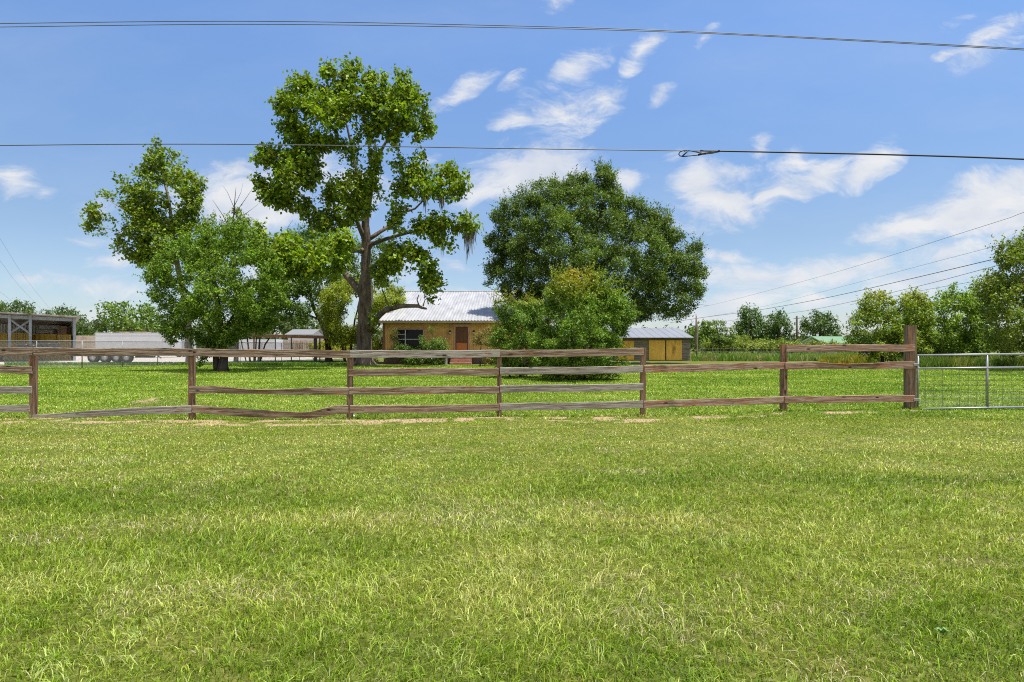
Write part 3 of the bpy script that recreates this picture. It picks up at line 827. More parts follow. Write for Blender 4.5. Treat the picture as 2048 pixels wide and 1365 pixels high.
YEL = plain('yellow_container_paint', (.52, .34, .045), .5, .15, 1.2, stain=(.24, .14, .05), stain_amt=.2)
DARKM = plain('dark_metal', (.025, .026, .028), .5, .3, 4)
def slant(mb, Y): mb.v = [(p[0] - .84 * (p[1] - Y), p[1], p[2]) for p in mb.v]; return mb
def container(px0, px1, Y, zt, dz0, L, label, doors=True, side=False):
    x0, x1 = GX(px0, Y), GX(px1, Y)
    T = thing('shipping_container', ((x0 + x1) / 2, Y, dz0), label, 'container', 'yellow shipping containers in the open shed')
    mb = MB()
    if side:
        n = int((x1 - x0) / .14); vs = []; fs = []
        for k in range(n + 1):
            xx = x0 + (x1 - x0) * k / n; o = (0, .05, .05, 0)[k % 4]
            vs += [(xx, Y + o, dz0 + .15), (xx, Y + o, zt - .12)]
        for k in range(n): fs.append((2*k, 2*k+2, 2*k+3, 2*k+1))
        mb.add(vs, fs); mb.box(x0, Y + .06, dz0, x1, Y + L, zt - .01)
    else: mb.box(x0 + .1, Y + .06, dz0, x1 - .1, Y + L, zt - .02)
    build(slant(mb, Y), 'body', YEL, T)
    mb = MB()
    mb.box(x0, Y - .02, dz0, x0 + .1, Y + .1, zt); mb.box(x1 - .1, Y - .02, dz0, x1, Y + .1, zt); mb.box(x0 + .1, Y - .02, zt - .12, x1 - .1, Y + .1, zt); mb.box(x0 + .1, Y - .02, dz0, x1 - .1, Y + .1, dz0 + .14)
    build(slant(mb, Y), 'frame', YEL, T)
    if doors:
        xm = (x0 + x1) / 2
        for a_, b_ in ((x0 + .12, xm - .015), (xm + .015, x1 - .12)):
            mb = MB(); mb.box(a_, Y, dz0 + .16, b_, Y + .05, zt - .14)
            for k in range(4):
                zz = dz0 + .25 + (zt - dz0 - .6) * k / 4; mb.box(a_ + .08, Y - .02, zz, b_ - .08, Y + .0, zz + (zt - dz0 - .6) / 4 - .1)
            dr = build(slant(mb, Y), 'door', YEL, T)
            mb = MB(); w_ = (b_ - a_)
            for q in (.33, .67): mb.tube([(a_ + w_ * q, Y - .05, dz0 + .1), (a_ + w_ * q, Y - .05, zt - .08)], .022, 6)
            build(slant(mb, Y), 'lock_rod', GALV, dr)
    return T
container(22, 58, 64.0, zat(667, 64), 0, 2.6, 'yellow shipping container showing double doors behind the X brace')
container(115, 142.0, 63.6, zat(670, 64), 0, 2.0, 'yellow shipping container with double doors at the shed right end')
container(62, 113, 65.2, zat(668.5, 65), 0, 2.4, 'yellow container showing its long ribbed side, between the two door ends', doors=False, side=True)
container(-90, 15, 64.3, zat(667, 64), 0, 2.4, 'leftmost yellow container with ribbed side, cut by the photo edge', doors=False, side=True)
WRAP = plain('grey_wrap', (.30, .28, .27), .5, .35, 3); CRATEM = plain('crate_wood', (.26, .17, .11), .8, .3, 4)
mb = MB(); a_ = W(73, 668.5, 65.4); b_ = W(117, 650, 65.4)
mb.box(a_[0], 65.4, a_[2] + .01, b_[0] - .6, 66.8, b_[2] - .5, .08); mb.box(a_[0] + .1, 65.5, b_[2] - .5, b_[0], 66.7, b_[2], .08)
build(mb, 'wrapped_bundle', WRAP, None, label='long grey wrapped bundle lying on the ribbed yellow container', cat='bundle')
mb = MB(); a_ = W(117.5, 669, 64.5); b_ = W(135, 653, 64.5)
z0_ = zat(670, 64) + .005
mb.box(a_[0], 64.4, z0_, b_[0], 65.2, b_[2], .03)
for k in range(4): mb.box(a_[0] - .02, 64.36, z0_ + (b_[2] - z0_) * k / 4 + .03, b_[0] + .02, 64.40, z0_ + (b_[2] - z0_) * (k + 1) / 4 - .02)
build(mb, 'wooden_crate', CRATEM, None, label='brown wooden crate on top of the right end yellow container', cat='crate')

# ---- vehicles of the yard
WHITE = plain('white_trailer_paint', (.56, .57, .59), .4, .06, .8, stain=(.5, .46, .4), stain_amt=.1)
TYRE = plain('tyre_rubber', (.018, .018, .019), .85, .3, 6); RIM = plain('wheel_rim', (.4, .4, .41), .4, .2, 4, metal=.5)
def wheel(parent, x, y, z, r, w=.28):
    mb = MB(); mb.lathe((x, y - w / 2, z), (0, 1, 0), [(r * .58, .02), (r * .92, 0), (r, .05), (r, w - .05), (r * .92, w), (r * .58, w - .02)], 24)
    o = build(mb, 'wheel', TYRE, parent, True)
    mb = MB(); mb.lathe((x, y - w / 2 - .004, z), (0, 1, 0), [(r * .18, -.03), (r * .2, .0), (r * .5, .03), (r * .57, -.006), (r * .585, .03)], 20)
    build(mb, 'rim', RIM, o, True)
def box_trailer(px0, px1, Y, top, label, wheels, zb=1.15):
    x0, x1 = GX(px0, Y), GX(px1, Y); zt = zat(top, Y)
    T = thing('box_trailer', ((x0 + x1) / 2, Y, 0), label, 'trailer', 'white trailers parked in the gravel yard')
    mb = MB(); mb.box(x0, Y, zb, x1, Y + 2.5, zt, .05); build(mb, 'body', WHITE, T)
    mb = MB()
    for xx in (x0, x1 - .08): mb.box(xx, Y - .02, zb + .13, xx + .08, Y - .0, zt - .11)
    mb.box(x0, Y - .03, zt - .1, x1, Y - .021, zt - .02); mb.box(x0, Y - .03, zb - .02, x1, Y - .021, zb + .12)
    build(mb, 'trim', plain('trailer_trim', (.45, .46, .47), .4, .1, 3), T)
    mb = MB(); mb.box(x0 + .3, Y + .6, zb - .22, x1 - .3, Y + 1.9, zb - .005)
    for q in (x0 + 1.2,): mb.box(q, Y + .4, .1, q + .12, Y + .52, zb - .2); mb.box(q - .1, Y + .3, 0, q + .22, Y + .62, .1)
    build(mb, 'chassis', DARKM, T)
    for px in wheels: wheel(T, GX(px, Y), Y + .25, .5, .5)
    return T
box_trailer(190, 343, 80, 666, 'long white box trailer parked in front of the beige wall', (282, 303))
box_trailer(346, 374, 84, 672, 'white box trailer seen end-on just right of the long trailer', (356,))
box_trailer(478, 552, 82, 679.5, 'low white box trailer behind the thin stems left of the carport', (520, 536), .9)
mb = MB(); z_ = zat(666, 80)
for q in (232, 262, 275): mb.box(GX(q, 80), 80.6, z_ + .005, GX(q + 12, 80), 81.6, z_ + .12, .02)
mb.box(GX(228, 80), 80.4, z_ + .12, GX(290, 80), 80.5, z_ + .18)
build(mb, 'roof_rack', CRATEM, None, label='thin wooden frame lying on the roof of the long white trailer', cat='frame')
# low equipment trailer with four big wheels
T = thing('equipment_trailer', (GX(215, 54), 54, 0), 'low dark equipment trailer with large wheels behind the chain-link fence', 'trailer')
mb = MB(); mb.box(GX(165, 54), 54, .82, GX(300, 54), 56.4, 1.05, .02)
for k in range(8): mb.box(GX(170 + 16 * k, 54), 53.96, .7, GX(172 + 16 * k, 54), 54.0, 1.0)
build(mb, 'deck', DARKM, T)
for px in (185, 209, 232, 252): wheel(T, GX(px, 54), 54.2, .5, .5, .4)
mb = MB(); mb.box(GX(262, 54), 54.6, .45, GX(298, 54), 54.9, .815); mb.tube([(GX(300, 54), 54.8, .8), (GX(312, 54), 54.8, .4)], .05, 6); build(mb, 'hitch', DARKM, T)
# dark flatbed in front of shed
T = thing('flatbed_trailer', (GX(60, 57), 57, 0), 'dark flatbed trailer carrying machinery in front of the open shed', 'trailer')
mb = MB(); mb.box(GX(-60, 57), 57, .95, GX(96, 57), 59.4, 1.2, .02); build(mb, 'deck', DARKM, T)
mb = MB(); mb.box(GX(52, 57), 57.2, .4, GX(58, 57), 57.5, .945); mb.tube([(GX(46, 57), 57.1, .9), (GX(46, 57), 57.1, .3), (GX(58, 57), 57.1, .3)], .04, 5); build(mb, 'support_leg', DARKM, T)
for px in (-30, -12): wheel(T, GX(px, 57), 57.3, .5, .5, .4)
mb = MB()
x_ = GX(62, 57)
for (p0, p1, a0, a1) in ((24, 46, 1.205, 1.72), (50, 61, 1.205, 1.62), (64, 92, 1.205, 1.8)):
    mb.box(GX(p0, 57), 57.4, a0, GX(p1, 57), 58.8, a1, .08)
mb.tube([(GX(36, 57), 57.5, 1.6), (GX(34, 57), 57.5, 2.05)], .05, 6); mb.tube([(GX(74, 57), 57.5, 1.7), (GX(70, 57), 57.5, 2.0), (GX(88, 57), 57.5, 2.0), (GX(88, 57), 57.5, 1.7)], .045, 6)
build(mb, 'dark_machine', DARKM, None, label='black machinery lying on the flatbed trailer near the shed', cat='machine')

# ---- walls behind
WALLM = plain('beige_panel', (.40, .33, .26), .9, .18, 1.5, stain=(.30, .23, .17), stain_amt=.25)
mb = MB(); Y_ = 96
for k in range(9):
    a_ = GX(150 + 22 * k, Y_); b_ = GX(150 + 22 * k + 21.4, Y_)
    for r_ in range(3): mb.box(a_, Y_, 0 + 1.06 * r_, b_, Y_ + .5, 1.06 * r_ + 1.03 if r_ < 2 else zat(672, Y_) , .03)
build(mb, 'block_wall', WALLM, None, label='beige concrete block wall between the open shed and the long trailer', cat='wall')
mb = MB(); Y_ = 88
for r_ in range(8): mb.box(GX(556, Y_), Y_, .31 * r_, GX(582, Y_), Y_ + .4, .31 * r_ + .29, .01)
build(mb, 'plank_stack', plain('pale_plank', (.42, .36, .30), .85, .25, 3), None, label='stack of pale weathered planks seen under the carport roof', cat='plank stack')
m_, nt_, b_m, _ = newmat('dry_reed')
v3 = mapping(nt_, (9, 9, 4)); c_ = ramp(nt_, noise(nt_, v3, 1.2, 6, .7, 1.2), [(.35, (.13, .09, .06)), (.55, (.42, .33, .24)), (.7, (.6, .5, .38))])
nt_.links.new(c_, b_m.inputs['Base Color']); b_m.inputs['Roughness'].default_value = .95
mb = MB()
for k in range(60):
    px = 583 + 75 * k / 60; a_ = W(px, 681 + random.uniform(-1, 1.5), 86 + random.uniform(0, .3)); mb.tube([(a_[0] + random.uniform(-.3, .3), a_[1], 0), (a_[0], a_[1], a_[2] * .6), a_], [.09, .08, .05], 4)
build(mb, 'brush_screen', m_, None, label='tan dry brush screen behind the carport posts', cat='screen')

#==================================================================== DISTANT GABLE HOUSE
def gable(name, label, cat, x0, x1, y0, y1, ze, zr, wallm, roofm, ridge='x', over=.4, group=None, windows=()):
    T = thing(name, ((x0 + x1) / 2, (y0 + y1) / 2, 0), label, cat, group)
    mb = MB(); mb.box(x0, y0, 0, x1, y1, ze)
    if ridge == 'x':
        ym = (y0 + y1) / 2
        for xx, xo in ((x0, .0), (x1 - .15, .0)):
            mb.add([(xx, y0, ze), (xx, y1, ze), (xx, ym, zr - .08), (xx + .15, y0, ze), (xx + .15, y1, ze), (xx + .15, ym, zr - .08)], [(0, 2, 1), (3, 4, 5), (0, 3, 5, 2), (1, 2, 5, 4)])
    else:
        xm = (x0 + x1) / 2
        for yv in (y0, y1 - .15):
            mb.add([(x0, yv, ze), (x1, yv, ze), (xm, yv, zr - .08), (x0, yv + .15, ze), (x1, yv + .15, ze), (xm, yv + .15, zr - .08)], [(0, 1, 2), (3, 5, 4), (0, 2, 5, 3), (1, 4, 5, 2)])
    build(mb, 'wall', wallm, T)
    mb = MB(); th = .1; o = over
    if ridge == 'x':
        ym = (y0 + y1) / 2; sl = (zr - ze) / (ym - y0); zo = ze - o * sl
        for sgn, ya in ((1, y0 - o), (-1, y1 + o)):
            mb.add([(x0 - o, ya, zo + .02), (x1 + o, ya, zo + .02), (x1 + o, ym, zr), (x0 - o, ym, zr), (x0 - o, ya, zo + .02 + th), (x1 + o, ya, zo + .02 + th), (x1 + o, ym, zr + th), (x0 - o, ym, zr + th)],
                   [(0, 3, 2, 1), (4, 5, 6, 7), (0, 1, 5, 4), (1, 2, 6, 5), (3, 0, 4, 7)])
    else:
        xm = (x0 + x1) / 2; sl = (zr - ze) / (xm - x0); zo = ze - o * sl
        for xa in (x0 - o, x1 + o):
            mb.add([(xa, y0 - o, zo + .02), (xa, y1 + o, zo + .02), (xm, y1 + o, zr), (xm, y0 - o, zr), (xa, y0 - o, zo + .02 + th), (xa, y1 + o, zo + .02 + th), (xm, y1 + o, zr + th), (xm, y0 - o, zr + th)],
                   [(0, 3, 2, 1), (4, 5, 6, 7), (0, 1, 5, 4), (1, 2, 6, 5), (3, 0, 4, 7)])
    build(mb, 'roof', roofm, T)
    return T
WH = plain('white_siding', (.45, .45, .44), .7, .08, 2); GREYR = plain('grey_shingle', (.16, .165, .17), .85, .2, 8)
xa_, xb_ = GX(576, 120), GX(622, 120)
gable('distant_house', 'small far house with grey gable roof seen above the carport', 'house', xa_, xb_, 120, 128, zat(669.5, 120), zat(662, 124) + .2, WH, GREYR, 'x', .5)
GRN = plain('green_metal_roof', (.20, .34, .22), .45, .06, .6); GW = plain('grey_metal_wall', (.33, .33, .32), .6, .1, 2)
Y_ = 105
Tg = thing('green_roof_building', (GX(1640, Y_), Y_, 0), 'low grey metal building with pale green roof beyond the hedge', 'building')
xa_, xb_, xc_ = GX(1598, Y_), GX(1621, Y_), GX(1642, Y_)
ze_, zr_ = zat(686, Y_), zat(674, Y_ )
mb = MB(); xe_ = GX(1740, Y_ + 6)
mb.add([(xa_, Y_, 0), (xc_, Y_, 0), (xc_, Y_, ze_), (xb_, Y_, zr_), (xa_, Y_, ze_)], [(0, 1, 2, 3, 4)])
mb.add([(xc_, Y_, 0), (xe_, Y_ + 4, 0), (xe_, Y_ + 4, ze_), (xc_, Y_, ze_)], [(0, 1, 2, 3)])
mb.add([(xa_, Y_, 0), (xa_ + 8, Y_ + 30, 0), (xa_ + 8, Y_ + 30, ze_), (xa_, Y_, ze_)], [(3, 2, 1, 0)])
build(mb, 'wall', GW, Tg)
mb = MB(); dxe = xe_ - xc_
mb.add([(xc_ + .3, Y_ - .5, ze_ - .1), (xe_ + .3, Y_ + 3.5, ze_ - .1), (xb_ + dxe, Y_ + 3.5, zr_ + .08), (xb_, Y_ - .5, zr_ + .08)], [(0, 1, 2, 3)])
mb.add([(xa_ - .3, Y_ - .5, ze_ - .1), (xb_, Y_ - .5, zr_ + .08), (xb_ + dxe, Y_ + 3.5, zr_ + .08), (xa_ + dxe, Y_ + 3.5, ze_ - .1)], [(0, 1, 2, 3)])
mb.add([(xa_ - .3, Y_ - .5, ze_ - .1), (xb_, Y_ - .5, zr_ + .08), (xc_ + .3, Y_ - .5, ze_ - .1), (xc_ + .3, Y_ - .5, ze_ - .25), (xb_, Y_ - .5, zr_ - .1), (xa_ - .3, Y_ - .5, ze_ - .25)], [(0, 1, 4, 5), (1, 2, 3, 4)])
build(mb, 'roof', GRN, Tg)

#==================================================================== CARPORT
RUSTB = plain('rust_fascia', (.22, .10, .05), .7, .3, 2, stain=(.10, .06, .04), stain_amt=.3)
T = thing('carport', (GX(600, 56), 56, 0), 'low flat carport with rust brown fascia on thin steel posts', 'carport')
xa_, xb_ = GX(504, 56), GX(712, 56); z1, z2 = zat(669, 56), zat(673.5, 56)
mb = MB(); mb.add([(xa_, 56, z1 - .06), (xb_, 56, z2 - .06), (xb_, 61, z2 - .06), (xa_, 61, z1 - .06), (xa_, 56, z1 + .03), (xb_, 56, z2 + .03), (xb_, 61, z2 + .03), (xa_, 61, z1 + .03)],
                  [(3, 2, 1, 0), (4, 5, 6, 7), (0, 1, 5, 4), (1, 2, 6, 5), (2, 3, 7, 6), (3, 0, 4, 7)])
build(mb, 'roof', SHEET, T)
mb = MB(); hf = .27
mb.add([(xa_, 55.9, z1 - hf), (xb_, 55.9, z2 - hf), (xb_, 55.97, z2 - hf), (xa_, 55.97, z1 - hf), (xa_, 55.9, z1), (xb_, 55.9, z2), (xb_, 55.97, z2), (xa_, 55.97, z1)],
       [(3, 2, 1, 0), (4, 5, 6, 7), (0, 1, 5, 4), (1, 2, 6, 5), (2, 3, 7, 6), (3, 0, 4, 7)])
build(mb, 'fascia', RUSTB, T)
for px, r in ((507, .05), (550, .035), (582, .04), (629.5, .12), (690, .05)):
    xx = GX(px, 56); mb = MB(); zt = z1 + (z2 - z1) * (px - 504) / 208 - .07; mb.box(xx - r, 56.05, -.05, xx + r, 56.05 + 2 * r, zt, .004)
    build(mb, 'post', DARKM if px > 510 else RUSTB, T)
for px, r in ((520, .05), (640, .05)):
    xx = GX(px, 60.7); mb = MB(); mb.box(xx - r, 60.6, -.05, xx + r, 60.7, z2 - .07, .004); build(mb, 'post', DARKM, T)

#==================================================================== MAIN HOUSE
MUST = plain('mustard_siding', (.62, .37, .12), .75, .12, 1.3, stain=(.38, .22, .09), stain_amt=.45)
TRIM = plain('brown_trim', (.22, .10, .055), .7, .2, 3)
PTRIM = plain('faded_pink_trim', (.46, .27, .19), .75, .2, 3)
ROOFM, ntr, br, _ = newmat('corrugated_steel')
vr = mapping(ntr, (.6, .12, .3)); fr = noise(ntr, vr, 3, 6, .6)
cr = ramp(ntr, fr, [(.35, (.30, .30, .305)), (.65, (.42, .415, .41))])
f4 = noise(ntr, mapping(ntr, (.25, .5, .5)), 2.2, 8, .7)
cr = mixc(ntr, ramp(ntr, f4, [(.6, (0, 0, 0)), (.74, (.6, .6, .6))]), cr, (.36, .28, .23))
ntr.links.new(cr, br.inputs['Base Color']); br.inputs['Roughness'].default_value = .5; br.inputs['Metallic'].default_value = .25
YH = 50.0; YE = 49.3; YR = 61.8
HX0 = GX(753, YE); HX1 = 3.6
WX0 = GX(766, YH); WX1 = 3.1
ZE = zat(641.5, YE); ZR = zat(584, YR)
HT = thing('house', ((WX0 + WX1) / 2, YH, 0), 'single-storey mustard house with grey corrugated metal roof behind the big tree', 'house')
mb = MB()
# wall with vertical grooves, with openings for window and door
WZ0, WZ1 = .55, ZE - .02
wx0, wx1 = GX(795.5, YH), GX(847, YH); wz0, wz1 = 1.15, zat(660, YH)
dx0, dx1 = GX(911, YH), GX(936, YH); dz0, dz1 = .62, zat(654, YH)
def wallpanel(xa, xb, za, zb):
    mb.box(xa, YH, za, xb, YH + .16, zb)
    k = math.ceil(xa / .2)
    while k * .2 < xb - .02:
        if k * .2 > xa + .02: mb.box(k * .2 - .012, YH - .018, za + .002, k * .2 + .012, YH - .0005, zb - .002)
        k += 1
wallpanel(WX0, wx0, WZ0, WZ1); wallpanel(wx0, wx1, WZ0, wz0); wallpanel(wx0, wx1, wz1, WZ1); wallpanel(wx1, dx0, WZ0, WZ1); wallpanel(dx0, dx1, dz1, WZ1); wallpanel(dx1, WX1, WZ0, WZ1)
mb.box(WX0, YH + .161, WZ0, WX0 + .16, 73.8, WZ1); mb.box(WX1 - .16, YH + .161, WZ0, WX1, 73.8, WZ1); mb.box(WX0 + .161, 73.6, WZ0, WX1 - .161, 73.8, WZ1)
for xx in (WX0, WX1 - .16): mb.add([(xx, YH, WZ1 + .001), (xx, 73.8, WZ1 + .001), (xx, YR, ZR - .12), (xx + .16, YH, WZ1 + .001), (xx + .16, 73.8, WZ1 + .001), (xx + .16, YR, ZR - .12)], [(0, 2, 1), (3, 4, 5), (0, 3, 5, 2), (1, 2, 5, 4)])
build(mb, 'wall', MUST, HT)
mb = MB(); mb.box(WX0 + .05, YH + .03, 0, WX1 - .05, 73.7, WZ0 - .003); build(mb, 'foundation', plain('dark_brick', (.13, .075, .055), .9, .3, 5), HT)
# interior dark floor so that windows read deep
mb = MB(); n = int((HX1 - HX0) / .065); vs = []; fs = []
for k in range(n + 1):
    xx = HX0 + (HX1 - HX0) * k / n; o = .022 * math.cos(2 * math.pi * k / 4)
    vs += [(xx, YE, ZE + o), (xx, YR, ZR + o), (xx, YR + (YR - YE), ZE + o)]
for k in range(n): a_ = 3 * k; fs += [(a_, a_+3, a_+4, a_+1), (a_+1, a_+4, a_+5, a_+2)]
mb.add(vs, fs); rf = build(mb, 'roof', ROOFM, HT)
mb = MB(); mb.tube([(HX0, YR, ZR + .03), (HX1, YR, ZR + .03)], .07, 8); build(mb, 'ridge_cap', ROOFM, rf)
mb = MB(); mb.box(HX0 + .02, YE + .03, ZE - .20, HX1 - .02, YE + .07, ZE - .028); mb.box(HX0 + .02, YE + .072, ZE - .19, HX1 - .02, YH - .002, ZE - .15)
build(mb, 'fascia', plain('cream_fascia', (.42, .33, .20), .7, .15, 3), HT)
for xx in (HX0 + .02, HX1 - .08):
    mb = MB()
    mb.add([(xx, YE + .08, ZE - .19), (xx, YR, ZR - .2), (xx, YR, ZR - .03), (xx, YE + .08, ZE - .03), (xx + .05, YE + .08, ZE - .19), (xx + .05, YR, ZR - .2), (xx + .05, YR, ZR - .03), (xx + .05, YE + .08, ZE - .03)],
           [(0, 3, 2, 1), (4, 5, 6, 7), (0, 1, 5, 4), (2, 3, 7, 6)])
    build(mb, 'bargeboard', TRIM, HT)
for xx in (WX0 - .03, WX1 - .17):
    mb = MB(); mb.box(xx, YH - .03, WZ0, xx + .2, YH - .0185, WZ1 - .03); build(mb, 'corner_trim', TRIM, HT)
# window
GLASS, ng, bgl, _ = newmat('dark_glass'); bgl.inputs['Base Color'].default_value = (.012, .014, .014, 1); bgl.inputs['Roughness'].default_value = .08; bgl.inputs['Specular IOR Level'].default_value = .12
wn = MB(); e = .07
wn.box(wx0 - e, YH - .045, wz0 - e, wx0, YH + .05, wz1 + e); wn.box(wx1, YH - .045, wz0 - e, wx1 + e, YH + .05, wz1 + e); wn.box(wx0, YH - .045, wz1, wx1, YH + .05, wz1 + e); wn.box(wx0, YH - .045, wz0 - e, wx1, YH + .05, wz0)
wf = build(wn, 'window', PTRIM, HT)
mb = MB(); mb.box(wx0, YH + .09, wz0, wx1, YH + .1, wz1); build(mb, 'pane', GLASS, wf)
mb = MB(); xm = GX(810.5, YH)
mb.box(xm - .035, YH + .03, wz0, xm + .035, YH + .07, wz1); zq = zat(669, YH); mb.box(wx0, YH + .035, zq - .02, xm - .036, YH + .065, zq + .02); zq2 = zat(679, YH); mb.box(wx0, YH + .035, zq2 - .025, wx1, YH + .0295 + .045, zq2 + .025)
mb.box(wx1 - .05, YH + .03, zq2 + .026, wx1, YH + .07, wz1)
build(mb, 'mullion', plain('white_window_paint', (.62, .62, .6), .6, .1, 5), wf)
mb = MB(); mb.box(GX(790, YH), YH - .06, wz1 + e + .005, GX(857, YH), YH - .0185, zat(656.5, YH)); build(mb, 'window_header', PTRIM, HT)
# door
dr = MB()
dr.box(dx0 - .14, YH - .05, WZ0 + .02, dx0, YH + .06, dz1 + .001); dr.box(dx1, YH - .05, WZ0 + .02, dx1 + .14, YH + .06, dz1 + .001); dr.box(dx0 - .18, YH - .07, dz1 + .002, dx1 + .18, YH + .06, dz1 + .16); dr.box(dx0 - .25, YH - .12, dz1 + .162, dx1 + .25, YH + .06, dz1 + .24)
build(dr, 'door_frame', PTRIM, HT)
DOORM = plain('orange_door', (.50, .155, .035), .5, .12, 3); SCR = plain('brown_door_screen', (.13, .055, .025), .7, .15, 6)
mb = MB(); zs = zat(684.5, YH); mb.box(dx0, YH + .02, dz0, dx1, YH + .07, dz1)
mb.box(dx0 + .08, YH + .005, dz0 + .12, dx1 - .08, YH + .0195, zs - .25, .004)
d_ = build(mb, 'door', DOORM, HT)
mb = MB(); mb.box(dx0 + .07, YH - .005, zs, dx1 - .07, YH + .018, dz1 - .06)
w3 = (dx1 - dx0 - .14) / 3
for k in range(1, 3): mb.box(dx0 + .07 + w3 * k - .015, YH - .02, zs + .05, dx0 + .07 + w3 * k + .015, YH - .0055, dz1 - .1)
build(mb, 'door_panel', SCR, d_)
mb = MB()
mb.box(dx0 + .001, YH - .03, dz0, dx0 + .06, YH + .019, dz1 - .002); mb.box(dx1 - .06, YH - .03, dz0, dx1 - .001, YH + .019, dz1 - .002); mb.box(dx0 + .061, YH - .03, dz1 - .06, dx1 - .061, YH + .018, dz1 - .002); mb.box(dx0 + .061, YH - .03, zs - .06, dx1 - .061, YH + .018, zs - .002)
build(mb, 'screen_frame', plain('screen_frame_brown', (.10, .045, .025), .6, .1, 3), d_)
mb = MB(); mb.lathe((dx0 + .1, YH - .04, 1.55), (0, -1, 0), [(.015, 0), (.03, .01), (.035, .04), (.02, .06)], 10); build(mb, 'handle', GALV, d_, True)
for px in (900, 947.5):
    a_ = W(px, 665, YH - .12); mb = MB()
    mb.box(a_[0] - .05, YH - .05, a_[2] + .02, a_[0] + .05, YH - .019, a_[2] + .18, .004); mb.tube([(a_[0], YH - .05, a_[2] + .14), (a_[0], YH - .14, a_[2] + .16)], .018, 6)
    mb.lathe((a_[0], YH - .15, a_[2] - .17), (0, 0, 1), [(.05, 0), (.085, .04), (.095, .22), (.12, .24), (.03, .32), (.012, .36)], 8)
    wl = build(mb, 'wall_lamp', DARKM, HT)
    mb = MB(); mb.lathe((a_[0], YH - .15, a_[2] - .12), (0, 0, 1), [(.088, 0), (.098, .13)], 8); build(mb, 'lamp_glass', plain('lamp_glass', (.5, .5, .47), .2, .05, 3), wl)
mb = MB()
for k in range(3): mb.box(GX(899, 48.6), 48.7 + .42 * k, .19 * k, GX(942, 48.6), 49.99, .19 * (k + 1) - .001, .012)
build(mb, 'steps', plain('faded_brick_step', (.34, .17, .12), .85, .25, 5, stain=(.45, .38, .33), stain_amt=.2), HT)
mb = MB(); a_ = GX(892, 48.5); mb.box(a_ - .1, 48.4, -.05, a_ + .1, 48.6, .72, .015); build(mb, 'stair_post', plain('pale_stub', (.45, .47, .42), .8, .15, 4), HT)

#==================================================================== SMALL BARN (right)
GREYW = wood('barn_grey_board', (.09, .08, .07), (.20, .18, .16), (.33, .30, .27), (.15, .10, .07), .2, axis=0, fine=.35)
PLY = plain('ochre_plywood', (.82, .50, .10), .75, .18, .9, stain=(.33, .18, .05), stain_amt=.15, sc3=(2, 2, .6))
YB = 62.0
bx0, bx1 = GX(1236, YB), GX(1381, YB); ze_, = (zat(675.5, YB - .5),); yr_ = 67.6; zr_ = zat(656.5, yr_)
BT = thing('barn_shed', ((bx0 + bx1) / 2, YB, 0), 'small grey board barn with ochre plywood doors under the oak', 'barn')
mb = MB(); rows = 10; hz_ = (ze_ - .05) / rows
for r_ in range(rows):
    for (a_, b_) in ((bx0, GX(1297, YB)), (GX(1364.5, YB), bx1)):
        if r_ < 20: mb.box(a_, YB + (r_ % 2) * .012, hz_ * r_ + .004, b_, YB + .05 + (r_ % 2) * .012, hz_ * (r_ + 1) - .012)
    mb.box(bx1 - .06, YB + .07, hz_ * r_ + .004, bx1 - (r_ % 2) * .012, 73, hz_ * (r_ + 1) - .012)
    if r_ == rows - 1: mb.box(GX(1297, YB) + .001, YB, hz_ * r_ + .1, GX(1364.5, YB) - .001, YB + .05, hz_ * (r_ + 1) - .012)
mb.box(bx0, YB + .071, 0, bx0 + .06, 73, ze_); 
for xx in (bx0, bx1 - .06): mb.add([(xx, YB + .1, ze_), (xx, 73, ze_), (xx, yr_, zr_ - .1), (xx + .05, YB + .1, ze_), (xx + .05, 73, ze_), (xx + .05, yr_, zr_ - .1)], [(0, 2, 1), (3, 4, 5), (0, 3, 5, 2), (1, 2, 5, 4)])
mb.box(bx0 + .07, YB + .2, 0, bx1 - .07, YB + .25, ze_ - .01)
build(mb, 'wall', GREYW, BT)
for a_, b_ in ((1297.5, 1330), (1332.5, 1364)):
    mb = MB(); mb.box(GX(a_, YB), YB - .03, .06, GX(b_, YB), YB + .0, zat(681, YB), .006); build(mb, 'door', PLY, BT)
mb = MB(); mb.box(GX(1236, YB), YB - .035, .1, GX(1268, YB), YB - .003, zat(682, YB), .006); build(mb, 'door', PLY, BT)
mb = MB(); mb.box(bx0 - .02, YB - .04, zat(680.5, YB), bx1 + .02, YB - .002, ze_ - .14); build(mb, 'lintel', wood('dark_lintel', (.07, .05, .035), (.13, .10, .07), (.2, .15, .1), None, 0, 0, .4), BT)
BROOF = plain('barn_roof_steel', (.235, .24, .25), .45, .1, .8, metal=.2, stain=(.30, .24, .2), stain_amt=.06, sc3=(1, .3, 1))
mb = MB(); rx0, rx1 = bx0 - .3, GX(1388, YB - .5)
npan = 10
def zr_at(y): return ze_ + (zr_ - ze_) * (y - (YB - .5)) / (yr_ - (YB - .5))
mb.add([(rx0, YB - .5, ze_), (rx1, YB - .5, ze_), (rx1, yr_, zr_), (rx0, yr_, zr_), (rx0, YB - .5, ze_ - .05), (rx1, YB - .5, ze_ - .05), (rx1, yr_, zr_ - .05), (rx0, yr_, zr_ - .05)], [(0, 1, 2, 3), (7, 6, 5, 4), (0, 4, 5, 1), (1, 5, 6, 2), (0, 3, 7, 4)])
mb.add([(rx0, yr_, zr_ + .003), (rx1, yr_, zr_ + .003), (rx1, 73.6, ze_), (rx0, 73.6, ze_)], [(0, 1, 2, 3)])
